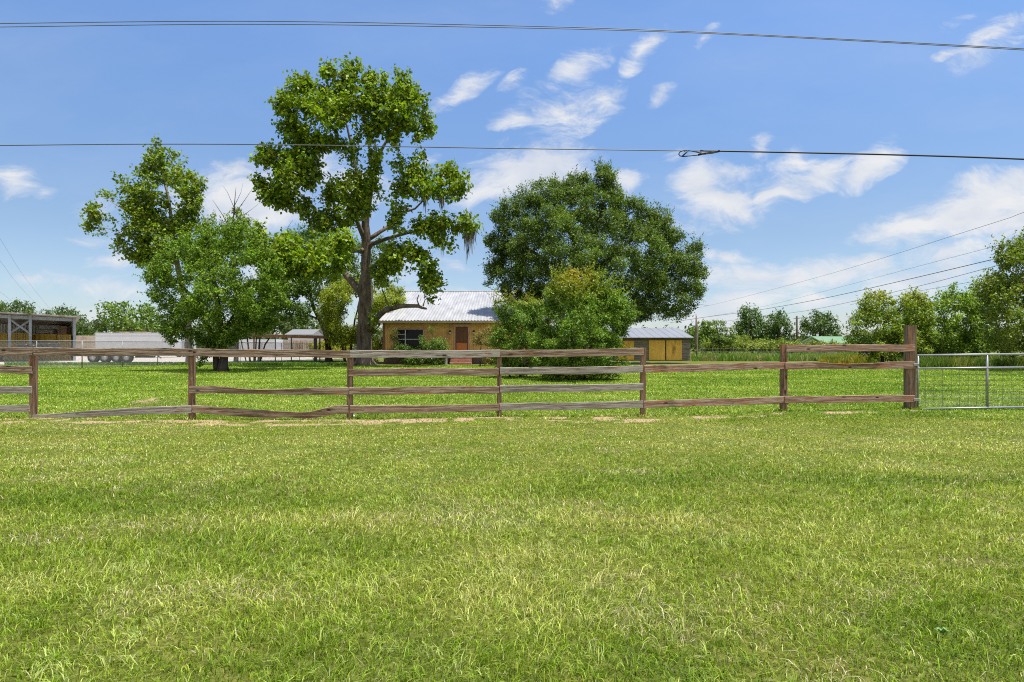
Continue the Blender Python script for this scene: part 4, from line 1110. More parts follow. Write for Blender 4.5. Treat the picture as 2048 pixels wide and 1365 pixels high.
for k in range(npan + 1):
    xx = rx0 + (rx1 - .05 - rx0) * k / npan
    mb.add([(xx, YB - .5, ze_ + .002), (xx + .05, YB - .5, ze_ + .002), (xx + .05, yr_, zr_ + .002), (xx, yr_, zr_ + .002), (xx, YB - .5, ze_ + .02), (xx + .05, YB - .5, ze_ + .02), (xx + .05, yr_, zr_ + .02), (xx, yr_, zr_ + .02)],
           [(4, 5, 6, 7), (0, 1, 5, 4), (1, 2, 6, 5), (0, 4, 7, 3)])
build(mb, 'roof', BROOF, BT)

#==================================================================== TREES
BK_BIG = bark('big_tree_bark', (.04, .03, .024), (.17, .135, .105), 5)
BK_DARK = bark('dark_bark', (.03, .024, .02), (.09, .075, .06), 6)
BK_PALE = bark('pale_bark', (.14, .11, .08), (.36, .30, .23), 4)

exec(compile('''
BIGP = [
 [(540,197),(560,195),(581,160),(600,165),(612,152),(630,150),(645,133),(660,122),(672,137),(674,160),(683,178),(686,150),(690,123),(704,130),(718,128),(731,146),(745,140),(753,158),(758,178),(763,146),(790,142),(820,155),(834,180),(855,206),(861,238),(874,262),(851,272),(836,292),(826,268),(802,258),(797,298),(778,300),(770,275),(752,268),(742,300),(725,262),(728,225),(716,222),(716,262),(722,300),(712,330),(690,318),(668,300),(640,300),(612,292),(585,296),(560,285),(556,252),(566,232),(548,215)],
 [(500,322),(512,306),(526,293),(560,282),(600,290),(640,296),(664,312),(640,330),(648,352),(628,372),(628,396),(652,410),(668,440),(650,470),(628,462),(612,438),(590,418),(560,420),(528,406),(508,376),(516,350),(538,340),(518,334)],
 [(638,396),(650,372),(668,356),(700,338),(728,350),(742,330),(722,310),(752,296),(768,306),(760,330),(768,340),(752,372),(742,398),(722,420),(742,410),(740,440),(716,440),(700,462),(672,462),(656,430)],
 [(776,316),(800,312),(818,326),(824,298),(848,310),(856,344),(876,336),(900,330),(922,336),(930,325),(942,362),(936,384),(918,398),(900,402),(880,396),(862,402),(850,392),(840,400),(812,390),(788,392),(776,372),(800,366),(806,344),(784,338)],
 [(768,450),(786,432),(780,410),(800,400),(826,412),(812,424),(800,440),(820,452),(850,438),(880,430),(910,436),(936,428),(966,440),(956,458),(936,468),(900,462),(890,474),(910,488),(902,506),(878,500),(860,474),(832,470),(800,466)],
 [(762,520),(778,486),(800,483),(828,490),(846,505),(866,510),(878,540),(884,576),(868,584),(866,600),(852,604),(846,578),(838,560),(824,548),(800,552),(778,548),(760,540)],
 [(494,470),(520,455),(548,476),(590,470),(630,470),(670,470),(700,462),(706,500),(694,520),(690,550),(676,552),(640,556),(604,552),(570,560),(536,548),(506,520)],
 [(742,540),(760,530),(776,548),(770,575),(752,578),(742,560)],
 [(742,382),(756,378),(772,392),(762,404),(746,398)],
 [(735,632),(748,625),(752,650),(738,655)],
]
''', 'polys', 'exec'))
LB = [
 [(728, 733, 0, .74), (727, 700, 0, .60), (729, 650, 0, .56), (732, 600, 0, .58), (731, 575, 0, .55), (733, 550, 0, .40), (730, 513, 0, .38), (732, 470, 0, .35), (731, 430, 0, .28), (738, 390, 0, .22), (746, 368, 0, .17), (757, 312, 0, .13), (774, 280, 0, .10), (800, 240, .5, .06)],
 [(724, 590, 0, .30), (715, 577, 0, .30), (692, 549, .3, .26), (679, 513, .8, .21), (676, 466, 1.5, .17), (652, 440, 2, .13), (610, 400, 2.5, .09), (560, 360, 3, .05)],
 [(727, 500, 0, .18), (709, 502, -2, .16), (660, 512, -5, .13), (600, 502, -8, .10), (540, 496, -9.5, .06), (512, 478, -10, .03)],
 [(728, 476, 0, .2), (719, 455, -.5, .18), (708, 434, -1, .15), (700, 400, -1.5, .1), (670, 360, -2, .07)],
 [(736, 480, 0, .17), (760, 464, .5, .15), (779, 452, 1, .14), (792, 432, 1.3, .13), (806, 424, 1.5, .11), (830, 418, 1.5, .08), (870, 380, 1.5, .05)],
 [(736, 500, 0, .2), (745, 488, -.3, .17), (770, 478, -.8, .15), (800, 470, -1, .13), (830, 463, -1.2, .11), (866, 455, -1.4, .08), (900, 446, -1.5, .06), (945, 440, -1.5, .03)],
 [(739, 660, -.2, .28), (752, 637, -.8, .24), (770, 622, -1.5, .20), (804, 612, -2.5, .16), (836, 612, -3.2, .13), (853, 618, -3.5, .07)],
 [(838, 611, -3.2, .06), (834, 600, -3.3, .04), (838, 590, -3.3, .03)], [(846, 613, -3.3, .05), (850, 600, -3.3, .03), (848, 585, -3.3, .02)],
 [(742, 380, 0, .14), (752, 345, .5, .11), (738, 296, 1, .09), (732, 250, 1.3, .07), (720, 222, 1.5, .05), (705, 160, 1.5, .03)],
 [(732, 425, 0, .2), (722, 370, .5, .15), (710, 328, 1, .12), (703, 290, 1, .1), (690, 240, .8, .07), (660, 180, .5, .04)],
 [(735, 545, 0, .16), (760, 520, -1.5, .11), (790, 505, -2.5, .08), (840, 520, -3, .05), (868, 560, -3.2, .03)],
]
BIG = tree('catalpa_tree', 'tallest tree, thick grey trunk with large bright leaves in front of the house', 'tree', 728, 47, LB, BIGP, .29, .80, clump=11, dens=2.2, cover=1.9, shoots=1.0, slen=14,
     col=(.095, .160, .015), var=.45, mat='broad', droop=.55, upb=.9, barkm=BK_BIG, pshift={6: -5.5}, depth=8.5, dshift=-3.5, per=5, gapf=.37)
# root flare
mb = MB()
for k in range(9):
    a_ = 2 * math.pi * k / 9 + random.uniform(-.2, .2); cx_, cy_ = GX(728, 47), 47
    L_ = random.uniform(.8, 1.15)
    mb.tube([(cx_ + .35 * math.cos(a_), cy_ + .35 * math.sin(a_), 1.0), (cx_ + .62 * math.cos(a_), cy_ + .62 * math.sin(a_), .35), (cx_ + L_ * math.cos(a_), cy_ + L_ * math.sin(a_), .04), (cx_ + (L_ + .5) * math.cos(a_), cy_ + (L_ + .5) * math.sin(a_), -.08)], [.2, .16, .09, .04], 7)
build(mb, 'root', BK_BIG, BIG, True)

# spanish moss
def moss(px, py, w, h, dY, label, n=60):
    V = []; Fm = []; T_ = []; k = 0
    for _ in range(n):
        q = px + random.gauss(0, w * .35); Lh_ = h * random.uniform(.3, 1) * max(.25, 1 - abs(q - px) / w); yy_ = 47 + dY + random.gauss(0, .3)
        p = W(q, py + random.uniform(-4, 4), yy_); L_ = Lh_ / F * 47; wd_ = random.uniform(.02, .06)
        th = random.uniform(0, math.pi); sx_, sy2 = math.cos(th) * wd_, math.sin(th) * wd_
        seg = 5; bx = random.uniform(-.1, .1) * L_
        for s_ in range(seg + 1):
            t = s_ / seg; c_ = p + np.array([bx * t * t + random.gauss(0, .015), random.gauss(0, .015), -L_ * t]); f_ = (1 - t) ** .6 + .08
            V += [c_ - np.array([sx_, sy2, 0]) * f_, c_ + np.array([sx_, sy2, 0]) * f_]
        for s_ in range(seg): a_ = k + 2 * s_; Fm.append((a_, a_ + 1, a_ + 3, a_ + 2))
        k += 2 * (seg + 1); cc_ = np.array([.20, .19, .135]) * random.uniform(.6, 1.2); T_ += [cc_] * (2 * (seg + 1))
    o = np_mesh('hanging_moss', np.array(V), [np.array(Fm)], lm('moss'), None, np.array(T_))
    tag(o, label, 'moss', 'grey moss hanging from the big tree')
moss(938, 452, 26, 75, -1.5, 'longest grey moss beard at the far right limb tip of the big tree', 110)
moss(885, 455, 12, 75, -1.4, 'thin moss wisps hanging below the right limb, left of the longest beard', 40)
moss(850, 385, 12, 55, 1.5, 'grey brown moss tuft hanging in a gap of the right upper crown', 50)
moss(884, 385, 12, 55, 1.2, 'grey brown moss curtain under the far right upper leaves', 55)
moss(555, 398, 17, 30, -2.5, 'short moss fringe under the left side leaves of the big tree', 70)
moss(760, 548, 14, 35, -1.5, 'brown withered moss tangle beside the trunk above the house roof', 60)

# left sycamore
LS = [[(381, 727, 0, .36), (378, 690, 0, .30), (376, 640, 0, .27), (366, 580, 0, .24), (352, 520, 0, .20), (345, 460, 0, .15), (338, 400, 0, .11), (325, 350, 0, .07), (315, 300, 0, .03)],
      [(350, 510, 0, .13), (310, 458, .8, .09), (270, 434, 1.2, .06), (225, 405, 1.5, .03), (188, 386, 1.5, .012)],
      [(343, 450, 0, .1), (370, 410, 1, .07), (395, 375, 1.2, .04)], [(320, 480, -.5, .08), (260, 472, .5, .04), (190, 450, 1, .02)], [(352, 520, 0, .1), (300, 508, .8, .06), (245, 500, -1.5, .03)]]
SYP = [[(312,285),(326,300),(334,316),(346,300),(350,320),(372,318),(390,345),(412,360),(410,378),(396,385),(405,405),(401,424),(384,436),(360,440),(330,430),(300,420),(280,408),(264,396),(250,395),(240,376),(228,360),(242,350),(265,356),(276,335),(290,332),(295,315)],
       [(184,382),(200,380),(225,392),(262,400),(290,412),(310,430),(330,420),(352,440),(375,440),(372,470),(352,480),(325,470),(300,466),(280,460),(262,440),(240,436),(225,410),(200,392)],
       [(165,442),(182,440),(172,416),(195,405),(215,425),(240,440),(222,452),(212,474),(190,466),(168,458)],
       [(228,402),(300,405),(360,425),(400,436),(410,470),(425,500),(425,545),(330,545),(280,530),(262,500),(250,470),(245,440)],
       [(222,498),(236,470),(255,470),(290,475),(330,486),(345,500),(320,518),(296,520),(286,536),(268,530),(250,512),(235,508)]]
tree('sycamore_tree', 'tall open sycamore with ragged crown at the far left of the yard', 'tree', 381, 50, LS, SYP, .25, .9, clump=10, dens=1.7, cover=1.5, shoots=1.2, slen=16,
     col=(.095, .155, .022), var=.45, mat='broad', droop=.35, upb=1.0, barkm=BK_PALE, depth=4, dshift=-1, per=5, gapf=.36)
# thin-topped tree between
LT = [[(472, 722, 0, .2), (474, 640, 0, .17), (468, 560, 0, .14), (465, 480, 0, .09), (468, 420, 0, .05), (472, 375, 0, .012)],
      [(466, 470, 0, .05), (445, 430, 0, .03), (425, 400, 0, .01)], [(468, 430, 0, .04), (490, 400, 0, .02), (510, 370, 0, .008)], [(470, 420, 0, .03), (455, 385, 0, .015), (446, 372, 0, .006)],
      [(470, 410, 0, .03), (482, 385, 0, .012), (486, 366, 0, .005)], [(488, 430, 0, .03), (505, 418, 0, .012), (522, 404, 0, .005)]]
tree('thin_topped_tree', 'sparse tree with bare twigs at its top, left of the tallest tree', 'tree', 472, 55, LT,
     [[(398,452),(402,420),(412,405),(425,428),(440,440),(455,420),(462,405),(480,415),(496,412),(500,440),(512,462),(500,480),(470,486),(440,480),(410,470)], [(405, 470), (440, 470), (500, 470), (530, 490), (530, 530), (450, 540), (400, 520)]], .2, .8, clump=13, dens=1.1, cover=1.7,
     col=(.08, .13, .022), var=.4, mat='broad', barkm=BK_DARK, depth=3, per=5)
# dense small-leaved tree
LD = [[(446, 743, 0, .30), (447, 715, 0, .25), (444, 680, 0, .22), (440, 640, 0, .18), (430, 580, 0, .14), (425, 520, 0, .09), (420, 480, 0, .05)], [(434, 742, .1, .2), (432, 715, .1, .17), (420, 660, 0, .14), (390, 600, 0, .1), (350, 560, 0, .06)], [(446, 670, 0, .12), (480, 610, 0, .1), (520, 560, 0, .06)]]
DNP = [[(268,566),(290,556),(286,535),(306,520),(318,492),(350,482),(372,462),(400,466),(424,446),(446,456),(470,444),(500,462),(532,476),(548,505),(572,530),(566,570),(580,600),(566,630),(548,655),(530,672),(500,668),(480,690),(440,694),(420,696),(395,694),(372,690),(360,678),(343,692),(322,668),(316,640),(314,614),(292,590),(302,572)]]
DNP += [[(395, 700), (430, 692), (478, 696), (470, 706), (430, 712), (424, 735), (398, 733), (393, 712)]]
tree('dense_yard_tree', 'dense round-leaved green tree with two short trunks on the left lawn', 'tree', 446, 36, LD, DNP, .125, .75, clump=12, dens=1.75, cover=1.7, shoots=2.0, slen=22,
     col=(.078, .150, .020), var=.5, mat='small', droop=.3, upb=.8, barkm=BK_DARK, depth=5.0, dshift=-.6, per=6)
# multi-stem small tree
LM = [[(500, 722, 0, .09), (495, 680, 0, .07), (486, 640, 0, .05)], [(510, 722, .2, .08), (513, 670, .2, .06), (515, 620, 0, .04)], [(520, 722, -.2, .09), (530, 690, -.2, .07), (548, 664, 0, .05), (556, 640, 0, .03)], [(516, 722, .1, .07), (519, 680, 0, .06), (530, 640, 0, .03)], [(492, 722, .1, .06), (484, 690, 0, .05), (478, 660, 0, .03)]]
tree('multi_stem_tree', 'small tree with several thin dark stems just left of the carport', 'tree', 508, 58, LM, [[(465, 590), (500, 560), (545, 540), (600, 560), (640, 590), (640, 630), (600, 655), (560, 664), (540, 672), (500, 668), (475, 660)]], .17, .75, clump=14, dens=1.2, cover=1.6,
     col=(.06, .12, .02), mat='small', barkm=BK_DARK, depth=2.5)
# dark leaning tree behind the big tree
LK = [[(658, 722, 0, .34), (657, 690, 0, .28), (650, 660, 0, .24), (634, 630, 0, .2), (622, 600, 0, .16), (618, 560, 0, .12), (600, 500, 0, .08), (590, 470, 0, .04)], [(650, 665, 0, .16), (672, 640, 0, .12), (690, 610, 0, .08)], [(640, 640, 0, .12), (600, 625, 0, .09), (570, 600, 0, .05)], [(620, 590, 0, .1), (650, 550, 0, .07), (670, 500, 0, .04)],
      [(575, 480, -1, .03), (576, 455, -1, .02), (586, 440, -1, .01)]]
tree('leaning_tree', 'dark leafy tree with a leaning trunk behind the carport', 'tree', 658, 60, LK,
     [[(505,570),(512,520),(510,490),(540,466),(575,465),(600,450),(640,455),(690,470),(720,480),(770,470),(800,500),(800,560),(740,590),(700,600),(690,640),(660,650),(640,625),(610,640),(590,650),(560,640),(540,610),(525,590)]], .2, .7, clump=14, dens=1.5, cover=1.7, shoots=.8, slen=12,
     col=(.050, .105, .018), mat='small', barkm=BK_DARK, depth=5, gapf=.15)
tree('bushy_yellow_green_tree', 'yellow-green small-leaved bushy tree right behind the thick trunk', 'tree', 700, 55, [[(700, 724, 0, .16), (702, 690, 0, .12), (710, 640, 0, .08), (720, 600, 0, .04)], [(690, 724, .3, .12), (684, 690, .3, .09), (670, 650, 0, .06)], [(706, 724, .3, .12), (722, 690, .3, .09), (760, 650, 0, .06)]],
     [[(634,592),(650,572),(680,556),(700,560),(740,556),(780,566),(806,574),(812,600),(806,615),(780,640),(762,650),(762,690),(740,694),(700,690),(680,694),(650,690),(640,650),(630,620)]], .15, .7, clump=15, dens=2.0, cover=2.0,
     col=(.12, .17, .018), var=.4, mat='small', barkm=BK_DARK, depth=3.5)
tree('low_bright_bush', 'pale green low bush in the gap between trunk and house corner', 'bush', 745, 53, [[(745, 725, 0, .04), (745, 700, 0, .03)]], [[(738,684),(752,676),(765,684),(765,725),(738,725)]], .1, .7, clump=9, dens=1.8, cover=2, col=(.13, .17, .03), mat='small', barkm=BK_DARK, depth=1.5)
tree('yellow_green_hedge', 'yellow-green bushes showing below the carport roof', 'bush', 650, 66, [[(660, 720, 0, .04), (660, 700, 0, .03)]], [[(612,690),(630,684),(660,682),(700,682),(710,700),(710,716),(612,716)]], .14, .7, clump=9, dens=1.8, cover=2, col=(.16, .19, .02), mat='small', barkm=BK_DARK, depth=1.5)

# oak
LO = [[(1195, 724, 0, .55), (1196, 690, 0, .45), (1198, 640, 0, .42), (1196, 590, 0, .38), (1190, 540, 0, .3), (1188, 480, 0, .22), (1205, 420, 0, .14), (1210, 360, 0, .05)],
      [(1198, 610, 0, .25), (1150, 560, -1, .2), (1090, 520, -1.5, .14), (1030, 480, -2, .08)], [(1198, 620, 0, .25), (1250, 580, 1, .2), (1310, 550, 1.5, .13), (1370, 530, 1.5, .07)],
      [(1192, 560, 0, .2), (1150, 490, 1, .14), (1120, 430, 1.5, .08), (1080, 390, 1, .04)], [(1192, 545, 0, .2), (1250, 490, -1, .14), (1300, 450, -1.5, .08)],
      [(1380, 600, 0, .04), (1400, 596, 0, .02), (1412, 604, 0, .008)], [(1385, 612, 0, .03), (1404, 610, 0, .015), (1418, 612, 0, .006)], [(1196, 625, 0, .2), (1250, 612, 0, .14), (1330, 622, 0, .08), (1380, 612, 0, .04)]]
OKP = [[(965,560),(972,530),(990,510),(965,482),(978,470),(995,455),(975,428),(1000,410),(995,390),(1020,392),(1045,385),(1060,365),(1075,355),(1090,356),(1110,360),(1120,355),(1140,350),(1160,338),(1175,352),(1188,360),(1195,330),(1213,322),(1228,335),(1235,360),(1250,385),(1268,395),(1272,385),(1285,400),(1300,420),(1318,412),(1340,420),(1348,445),(1365,465),(1378,490),(1398,480),(1410,495),(1405,520),(1418,545),(1408,570),(1415,585),(1400,600),(1385,625),(1365,645),(1330,640),(1290,642),(1270,650),(1200,650),(1100,640),(1060,630),(1040,600),(1000,588),(985,570),(968,572)],
       [(1000,585),(1045,580),(1070,620),(1040,640),(1025,615),(1008,600)]]
tree('oak_tree', 'wide dark green oak with fine leaves rising behind the house right side', 'tree', 1195, 52, LO, OKP, .17, .58, clump=14, dens=2.3, cover=2.0, gapf=.20, shoots=1.8, slen=15,
     col=(.062, .112, .026), var=.45, mat='small', droop=.2, upb=.7, barkm=BK_DARK, depth=8, per=6)

# crape myrtle: yellow-orange new growth on top
def myr(cen, co):
    z = cen[:, 2]; x_ = cen[:, 0]
    k = np.clip((z - 3.35) / 1.1, 0, 1) * np.clip(1 - np.abs(x_ - GX(1150, 25.5)) / 1.6, 0.15, 1) + (rng.uniform(0, 1, len(z)) < .035) * .8
    k = np.clip(k * .75 + rng.normal(0, .25, len(z)) * (k > .05), 0, 1)[:, None]
    return co[None] * (1 - k) + np.array([.21, .19, .02]) * k
LY = [[(1150, 762, 0, .09), (1148, 720, 0, .07), (1140, 650, 0, .05), (1142, 590, 0, .03)], [(1165, 760, .2, .08), (1180, 700, .2, .06), (1200, 640, 0, .03)], [(1135, 760, -.1, .08), (1115, 700, 0, .06), (1090, 640, 0, .03)], [(1158, 764, -.3, .06), (1170, 690, -.6, .05), (1160, 620, -.5, .03)]]
tree('crape_myrtle', 'large round shrub with yellow-orange new leaves on top, on the centre lawn', 'shrub', 1150, 26, LY,
     [[(1090,622),(1085,590),(1100,565),(1115,545),(1140,536),(1170,538),(1195,545),(1198,565),(1220,562),(1240,575),(1246,600),(1270,615),(1275,640),(1255,655),(1262,680),(1272,700),(1262,725),(1250,745),(1225,762),(1100,762),(1070,750),(1060,720),(1060,680),(1080,650)]],
     .085, .6, clump=13, dens=2.1, cover=2.1, shoots=1.6, slen=26, gapf=.25, col=(.085, .165, .030), var=.45, mat='small', droop=.1, upb=.8, barkm=BK_DARK, depth=2.4, colfn=myr, per=6)
def myr2(cen, co):
    k = ((rng.uniform(0, 1, len(cen)) < .05) | (cen[:, 2] > 3.6 + rng.normal(0, .3, len(cen))))[:, None] * .5
    return co[None] * (1 - k) + np.array([.20, .15, .02]) * k
tree('privet_shrub', 'broad glossy green shrub attached to the left of the yellow-tipped shrub', 'shrub', 1040, 28, [[(1040, 755, 0, .05), (1040, 700, 0, .04), (1045, 650, 0, .02)], [(1020, 755, 0, .05), (1010, 700, 0, .03)]],
     [[(1000,640),(985,620),(990,600),(1010,600),(1018,590),(1035,600),(1060,595),(1085,600),(1095,640),(1095,700),(1090,745),(1050,752),(1010,748),(990,735),(985,700),(975,680),(985,655)]],
     .085, .6, clump=12, dens=2.0, cover=2.0, shoots=1.4, slen=24, gapf=.25, col=(.076, .155, .028), var=.45, mat='small', barkm=BK_DARK, depth=1.8, colfn=myr2)
tree('brown_tinged_bush', 'brown-tinged loose bush just right of the front door', 'bush', 960, 45, [[(960, 731, 0, .05), (962, 690, 0, .03)]], [[(942,690),(948,672),(962,660),(975,655),(992,650),(1004,660),(1004,700),(1000,733),(955,730),(940,712)]],
     .12, .5, clump=12, dens=2.0, cover=1.7, col=(.12, .12, .055), var=.5, mat='small', barkm=BK_DARK, depth=1.5)
tree('glossy_window_bush', 'glossy green upright bush covering the right end of the window', 'bush', 868, 48, [[(868, 729, 0, .05), (868, 690, 0, .03)]], [[(838,672),(850,665),(862,650),(872,665),(890,672),(900,690),(896,712),(888,728),(815,730),(812,705),(835,700),(842,690)]],
     .12, .6, clump=11, dens=2.0, cover=1.9, col=(.07, .13, .035), var=.45, mat='small', barkm=BK_DARK, depth=1.0)
tree('dark_corner_bush', 'dark leafy bush under the window at the house left corner', 'bush', 800, 49, [[(790, 729, 0, .05), (788, 690, 0, .03)]], [[(780,665),(788,652),(796,665),(798,690),(815,690),(835,698),(842,712),(836,729),(770,729),(768,712),(784,695)]],
     .11, .55, clump=10, dens=1.9, cover=1.6, col=(.045, .09, .022), var=.45, mat='small', barkm=BK_DARK, depth=.6)

# right-hand thicket
def yel(cen, co):
    k = np.clip((cen[:, 2] - 4.0) / 1.6, 0, 1)[:, None] * .3
    return co[None] * (1 - k) + np.array([.22, .22, .02]) * k
tree('round_thicket_bush', 'round bright bush with yellow-green top left of the tall gate post', 'bush', 1765, 44, [[(1765, 732, 0, .12), (1765, 690, 0, .09), (1768, 640, 0, .05)]],
     [[(1692,655),(1700,635),(1712,625),(1716,606),(1733,586),(1751,577),(1774,586),(1795,589),(1821,580),(1850,592),(1868,620),(1866,690),(1850,726),(1800,730),(1740,728),(1722,712),(1700,690),(1690,672)]],
     .16, .65, clump=14, dens=1.9, cover=1.9, shoots=1.5, slen=12, col=(.095, .155, .018), var=.45, mat='small', barkm=BK_DARK, depth=3.5, colfn=yel, gapf=.2)
tree('thicket_tree', 'medium green thicket tree directly behind the gate', 'tree', 1905, 47, [[(1905, 730, 0, .16), (1905, 690, 0, .12), (1910, 620, 0, .07)]],
     [[(1795,640),(1815,610),(1850,600),(1868,594),(1891,577),(1921,564),(1941,570),(1960,560),(1985,560),(1990,640),(1990,716),(1940,722),(1840,722),(1800,700)]],
     .19, .65, clump=14, dens=1.9, cover=1.9, shoots=1.5, slen=13, col=(.085, .155, .018), var=.45, mat='small', barkm=BK_DARK, depth=4, gapf=.22)
tree('tall_edge_tree', 'tall loose tree at the right photo edge above the gate', 'tree', 2080, 38, [[(2080, 740, 0, .25), (2078, 680, 0, .2), (2075, 600, 0, .14), (2060, 520, 0, .06)], [(2078, 640, 0, .1), (2030, 600, 0, .07), (1990, 580, 0, .03)], [(2076, 600, 0, .1), (2030, 550, -.5, .06), (1995, 520, -.5, .02)], [(2078, 640, 0, .1), (2130, 580, 0, .07), (2180, 540, 0, .03)]],
     [[(1959,548),(1985,545),(1998,535),(1984,516),(1991,492),(2015,480),(2035,472),(2080,455),(2140,450),(2190,490),(2220,560),(2240,640),(2230,690),(2150,712),(2060,715),(2000,712),(1975,690),(1968,640),(1950,600)]],
     .17, .6, clump=15, dens=1.7, cover=1.7, shoots=1.5, slen=14, col=(.09, .14, .024), var=.45, mat='small', barkm=BK_PALE, depth=7, dshift=-1.0, gapf=.22)

# background trees
far = dict(mat='needle', barkm=BK_DARK, per=5)
tree('broadleaf_tree', 'feathery mid green tree behind the long white trailer', 'tree', 262, 100, [[(262, 712, 0, .25), (262, 660, 0, .2), (258, 625, 0, .12)]],
     [[(188,616),(205,610),(222,602),(238,604),(252,592),(270,590),(290,604),(310,615),(325,640),(325,672),(300,680),(255,678),(225,668),(215,650),(198,636)]], .5, .6, clump=11, dens=1.7, cover=1.6, col=(.065, .125, .025), depth=5, **far)
G_ = 'pines beyond the right hedge'
tree('pine_tree', 'tallest pine beyond the hedge, left of the three', 'pine', 1505, 120, [[(1503, 708, 0, .35), (1503, 660, 0, .25), (1498, 615, 0, .08)]],
     [[(1468,648),(1482,640),(1478,624),(1490,610),(1502,608),(1515,620),(1522,635),(1538,650),(1542,690),(1470,694),(1462,690),(1475,668)]], .6, .4, clump=9, dens=2.2, cover=2.0, col=(.040, .085, .022), depth=5, upb=.9, group=G_, gapf=.2, **far)
tree('pine_tree', 'middle pine beyond the hedge, just left of the utility pole', 'pine', 1556, 122, [[(1556, 708, 0, .3), (1556, 660, 0, .22), (1554, 630, 0, .08)]],
     [[(1532,640),(1545,624),(1560,622),(1578,634),(1582,650),(1592,668),(1588,690),(1530,692),(1528,665)]], .6, .4, clump=9, dens=2.2, cover=2.0, col=(.038, .08, .022), depth=5, upb=.9, group=G_, gapf=.2, **far)
tree('pine_tree', 'flat-topped pine above the green roof, right of the utility pole', 'pine', 1640, 118, [[(1640, 708, 0, .3), (1640, 660, 0, .22), (1640, 630, 0, .08)]],
     [[(1602,655),(1606,636),(1622,624),(1640,621),(1660,626),(1676,645),(1686,662),(1680,678),(1655,676),(1640,668),(1620,676),(1602,676)]], .6, .4, clump=9, dens=2.0, cover=1.8, col=(.042, .085, .024), depth=5, upb=.9, group=G_, gapf=.2, **far)
G2 = 'pines behind the open shed'
tree('pine_tree', 'broad pine crown rising above the left end of the shed roof', 'pine', 40, 130, [[(40, 708, 0, .3), (40, 650, 0, .2)]], [[(-40,625),(-10,607),(20,604),(48,603),(66,612),(74,624),(60,640),(-40,650)]], .7, .4, clump=9, dens=2.0, cover=2.0, col=(.04, .08, .026), depth=5, upb=.9, group=G2, gapf=0, **far)
tree('pine_tree', 'pine behind the right end of the shed roof', 'pine', 128, 128, [[(130, 708, 0, .3), (130, 650, 0, .2)]], [[(104,632),(114,618),(128,614),(142,618),(158,622),(166,640),(166,690),(120,694),(112,660)]], .65, .4, clump=9, dens=2.0, cover=1.9, col=(.038, .075, .026), depth=5, upb=.9, group=G2, gapf=0, **far)
tree('pine_tree', 'small pine top peeking over the middle of the shed roof', 'pine', 92, 135, [[(92, 708, 0, .25), (92, 650, 0, .15)]], [[(78,628),(88,620),(102,624),(108,636),(80,638)]], .6, .4, clump=7, dens=2.0, cover=2.0, col=(.038, .075, .026), depth=3, upb=.9, group=G2, gapf=0, **far)
tree('low_broadleaf_tree', 'light green low tree just right of the small barn', 'tree', 1412, 85, [[(1412, 712, 0, .15), (1412, 680, 0, .1)]], [[(1378,660),(1392,642),(1415,640),(1440,660),(1440,692),(1380,694)]], .35, .6, clump=9, dens=1.9, cover=1.8, col=(.075, .14, .024), depth=4, **far)
tree('mimosa_tree', 'flat layered feathery tree left of the pines', 'tree', 1440, 80, [[(1440, 712, 0, .1), (1438, 680, 0, .08), (1432, 650, 0, .04)], [(1438, 675, 0, .05), (1450, 655, 0, .02)]], [[(1412,646),(1430,642),(1456,643),(1448,650),(1420,651)], [(1425,658),(1450,655),(1474,656),(1464,664),(1440,664)], [(1420,672),(1455,668),(1478,674),(1460,690),(1425,690)]], .25, .5, clump=5, dens=2.5, cover=1.6, col=(.08, .14, .04), depth=2, **far)
tree('dead_snag', 'weathered grey dead trunk at the right edge of the oak', 'dead tree', 1393, 64, [[(1393, 722, 0, .15), (1393, 690, 0, .14), (1394, 660, 0, .18), (1393, 640, 0, .08), (1392, 628, 0, .04)], [(1393, 650, 0, .04), (1399, 640, 0, .02)]], [[(1388, 700), (1398, 700), (1398, 716), (1388, 716)]], .12, .6, clump=6, dens=1, cover=1, col=(.09, .14, .03), mat='small', barkm=BK_PALE, depth=.5, twigs=False)

# far wood, hedge, weeds (uncountable)
def foliage_mass(name, label, cat, poly, Y, leaf, asp, clump, dens, cover, col, depth, mat='needle', var=.35, colfn=None, per=5):
    V = []; Fc = []; TT_ = []; off = 0
    A = area(poly); n = int(dens * A / (clump * clump * 1.5)); pa = np.array(poly, float)
    Q = rng.uniform(pa.min(0), pa.max(0), (n * 6, 2)); Q = Q[inpoly(Q, poly)][:n]
    for q in Q:
        Yq = Y + rng.uniform(-1, 1) * depth; r = clump * rng.uniform(.6, 1.3) / F * Yq
        c = W(q[0], q[1], Yq); c[2] = max(c[2], .1); nc = max(2, int(cover * math.pi * r * r / (leaf * leaf * asp * .5)) // per)
        dirs = unit(rng.normal(0, 1, (nc, 3))); cc = c + dirs * (rng.uniform(.1, 1, (nc, 1)) ** .45) * r
        cen = np.repeat(cc, per, 0) + rng.normal(0, leaf * .6, (nc * per, 3)); cen[:, 2] = np.maximum(cen[:, 2], .03)
        co_ = np.array(col) * rng.uniform(.7, 1.25)
        if colfn is not None: co_ = colfn(cen, co_)
        v, f, t = leaf_arrays(cen, np.repeat(dirs, per, 0), leaf, asp, .2, .9, co_, var)
        V.append(v); Fc.append(f + off); TT_.append(t); off += len(v)
    o = np_mesh(name, np.concatenate(V), [np.concatenate(Fc)], lm(mat), None, np.concatenate(TT_))
    tag(o, label, cat, None, 'stuff'); return o
def wavy(x0, x1, top, bot, n, amp):
    return [(x0 + (x1 - x0) * i / n, top + random.uniform(-amp, amp)) for i in range(n + 1)] + [(x1, bot), (x0, bot)]
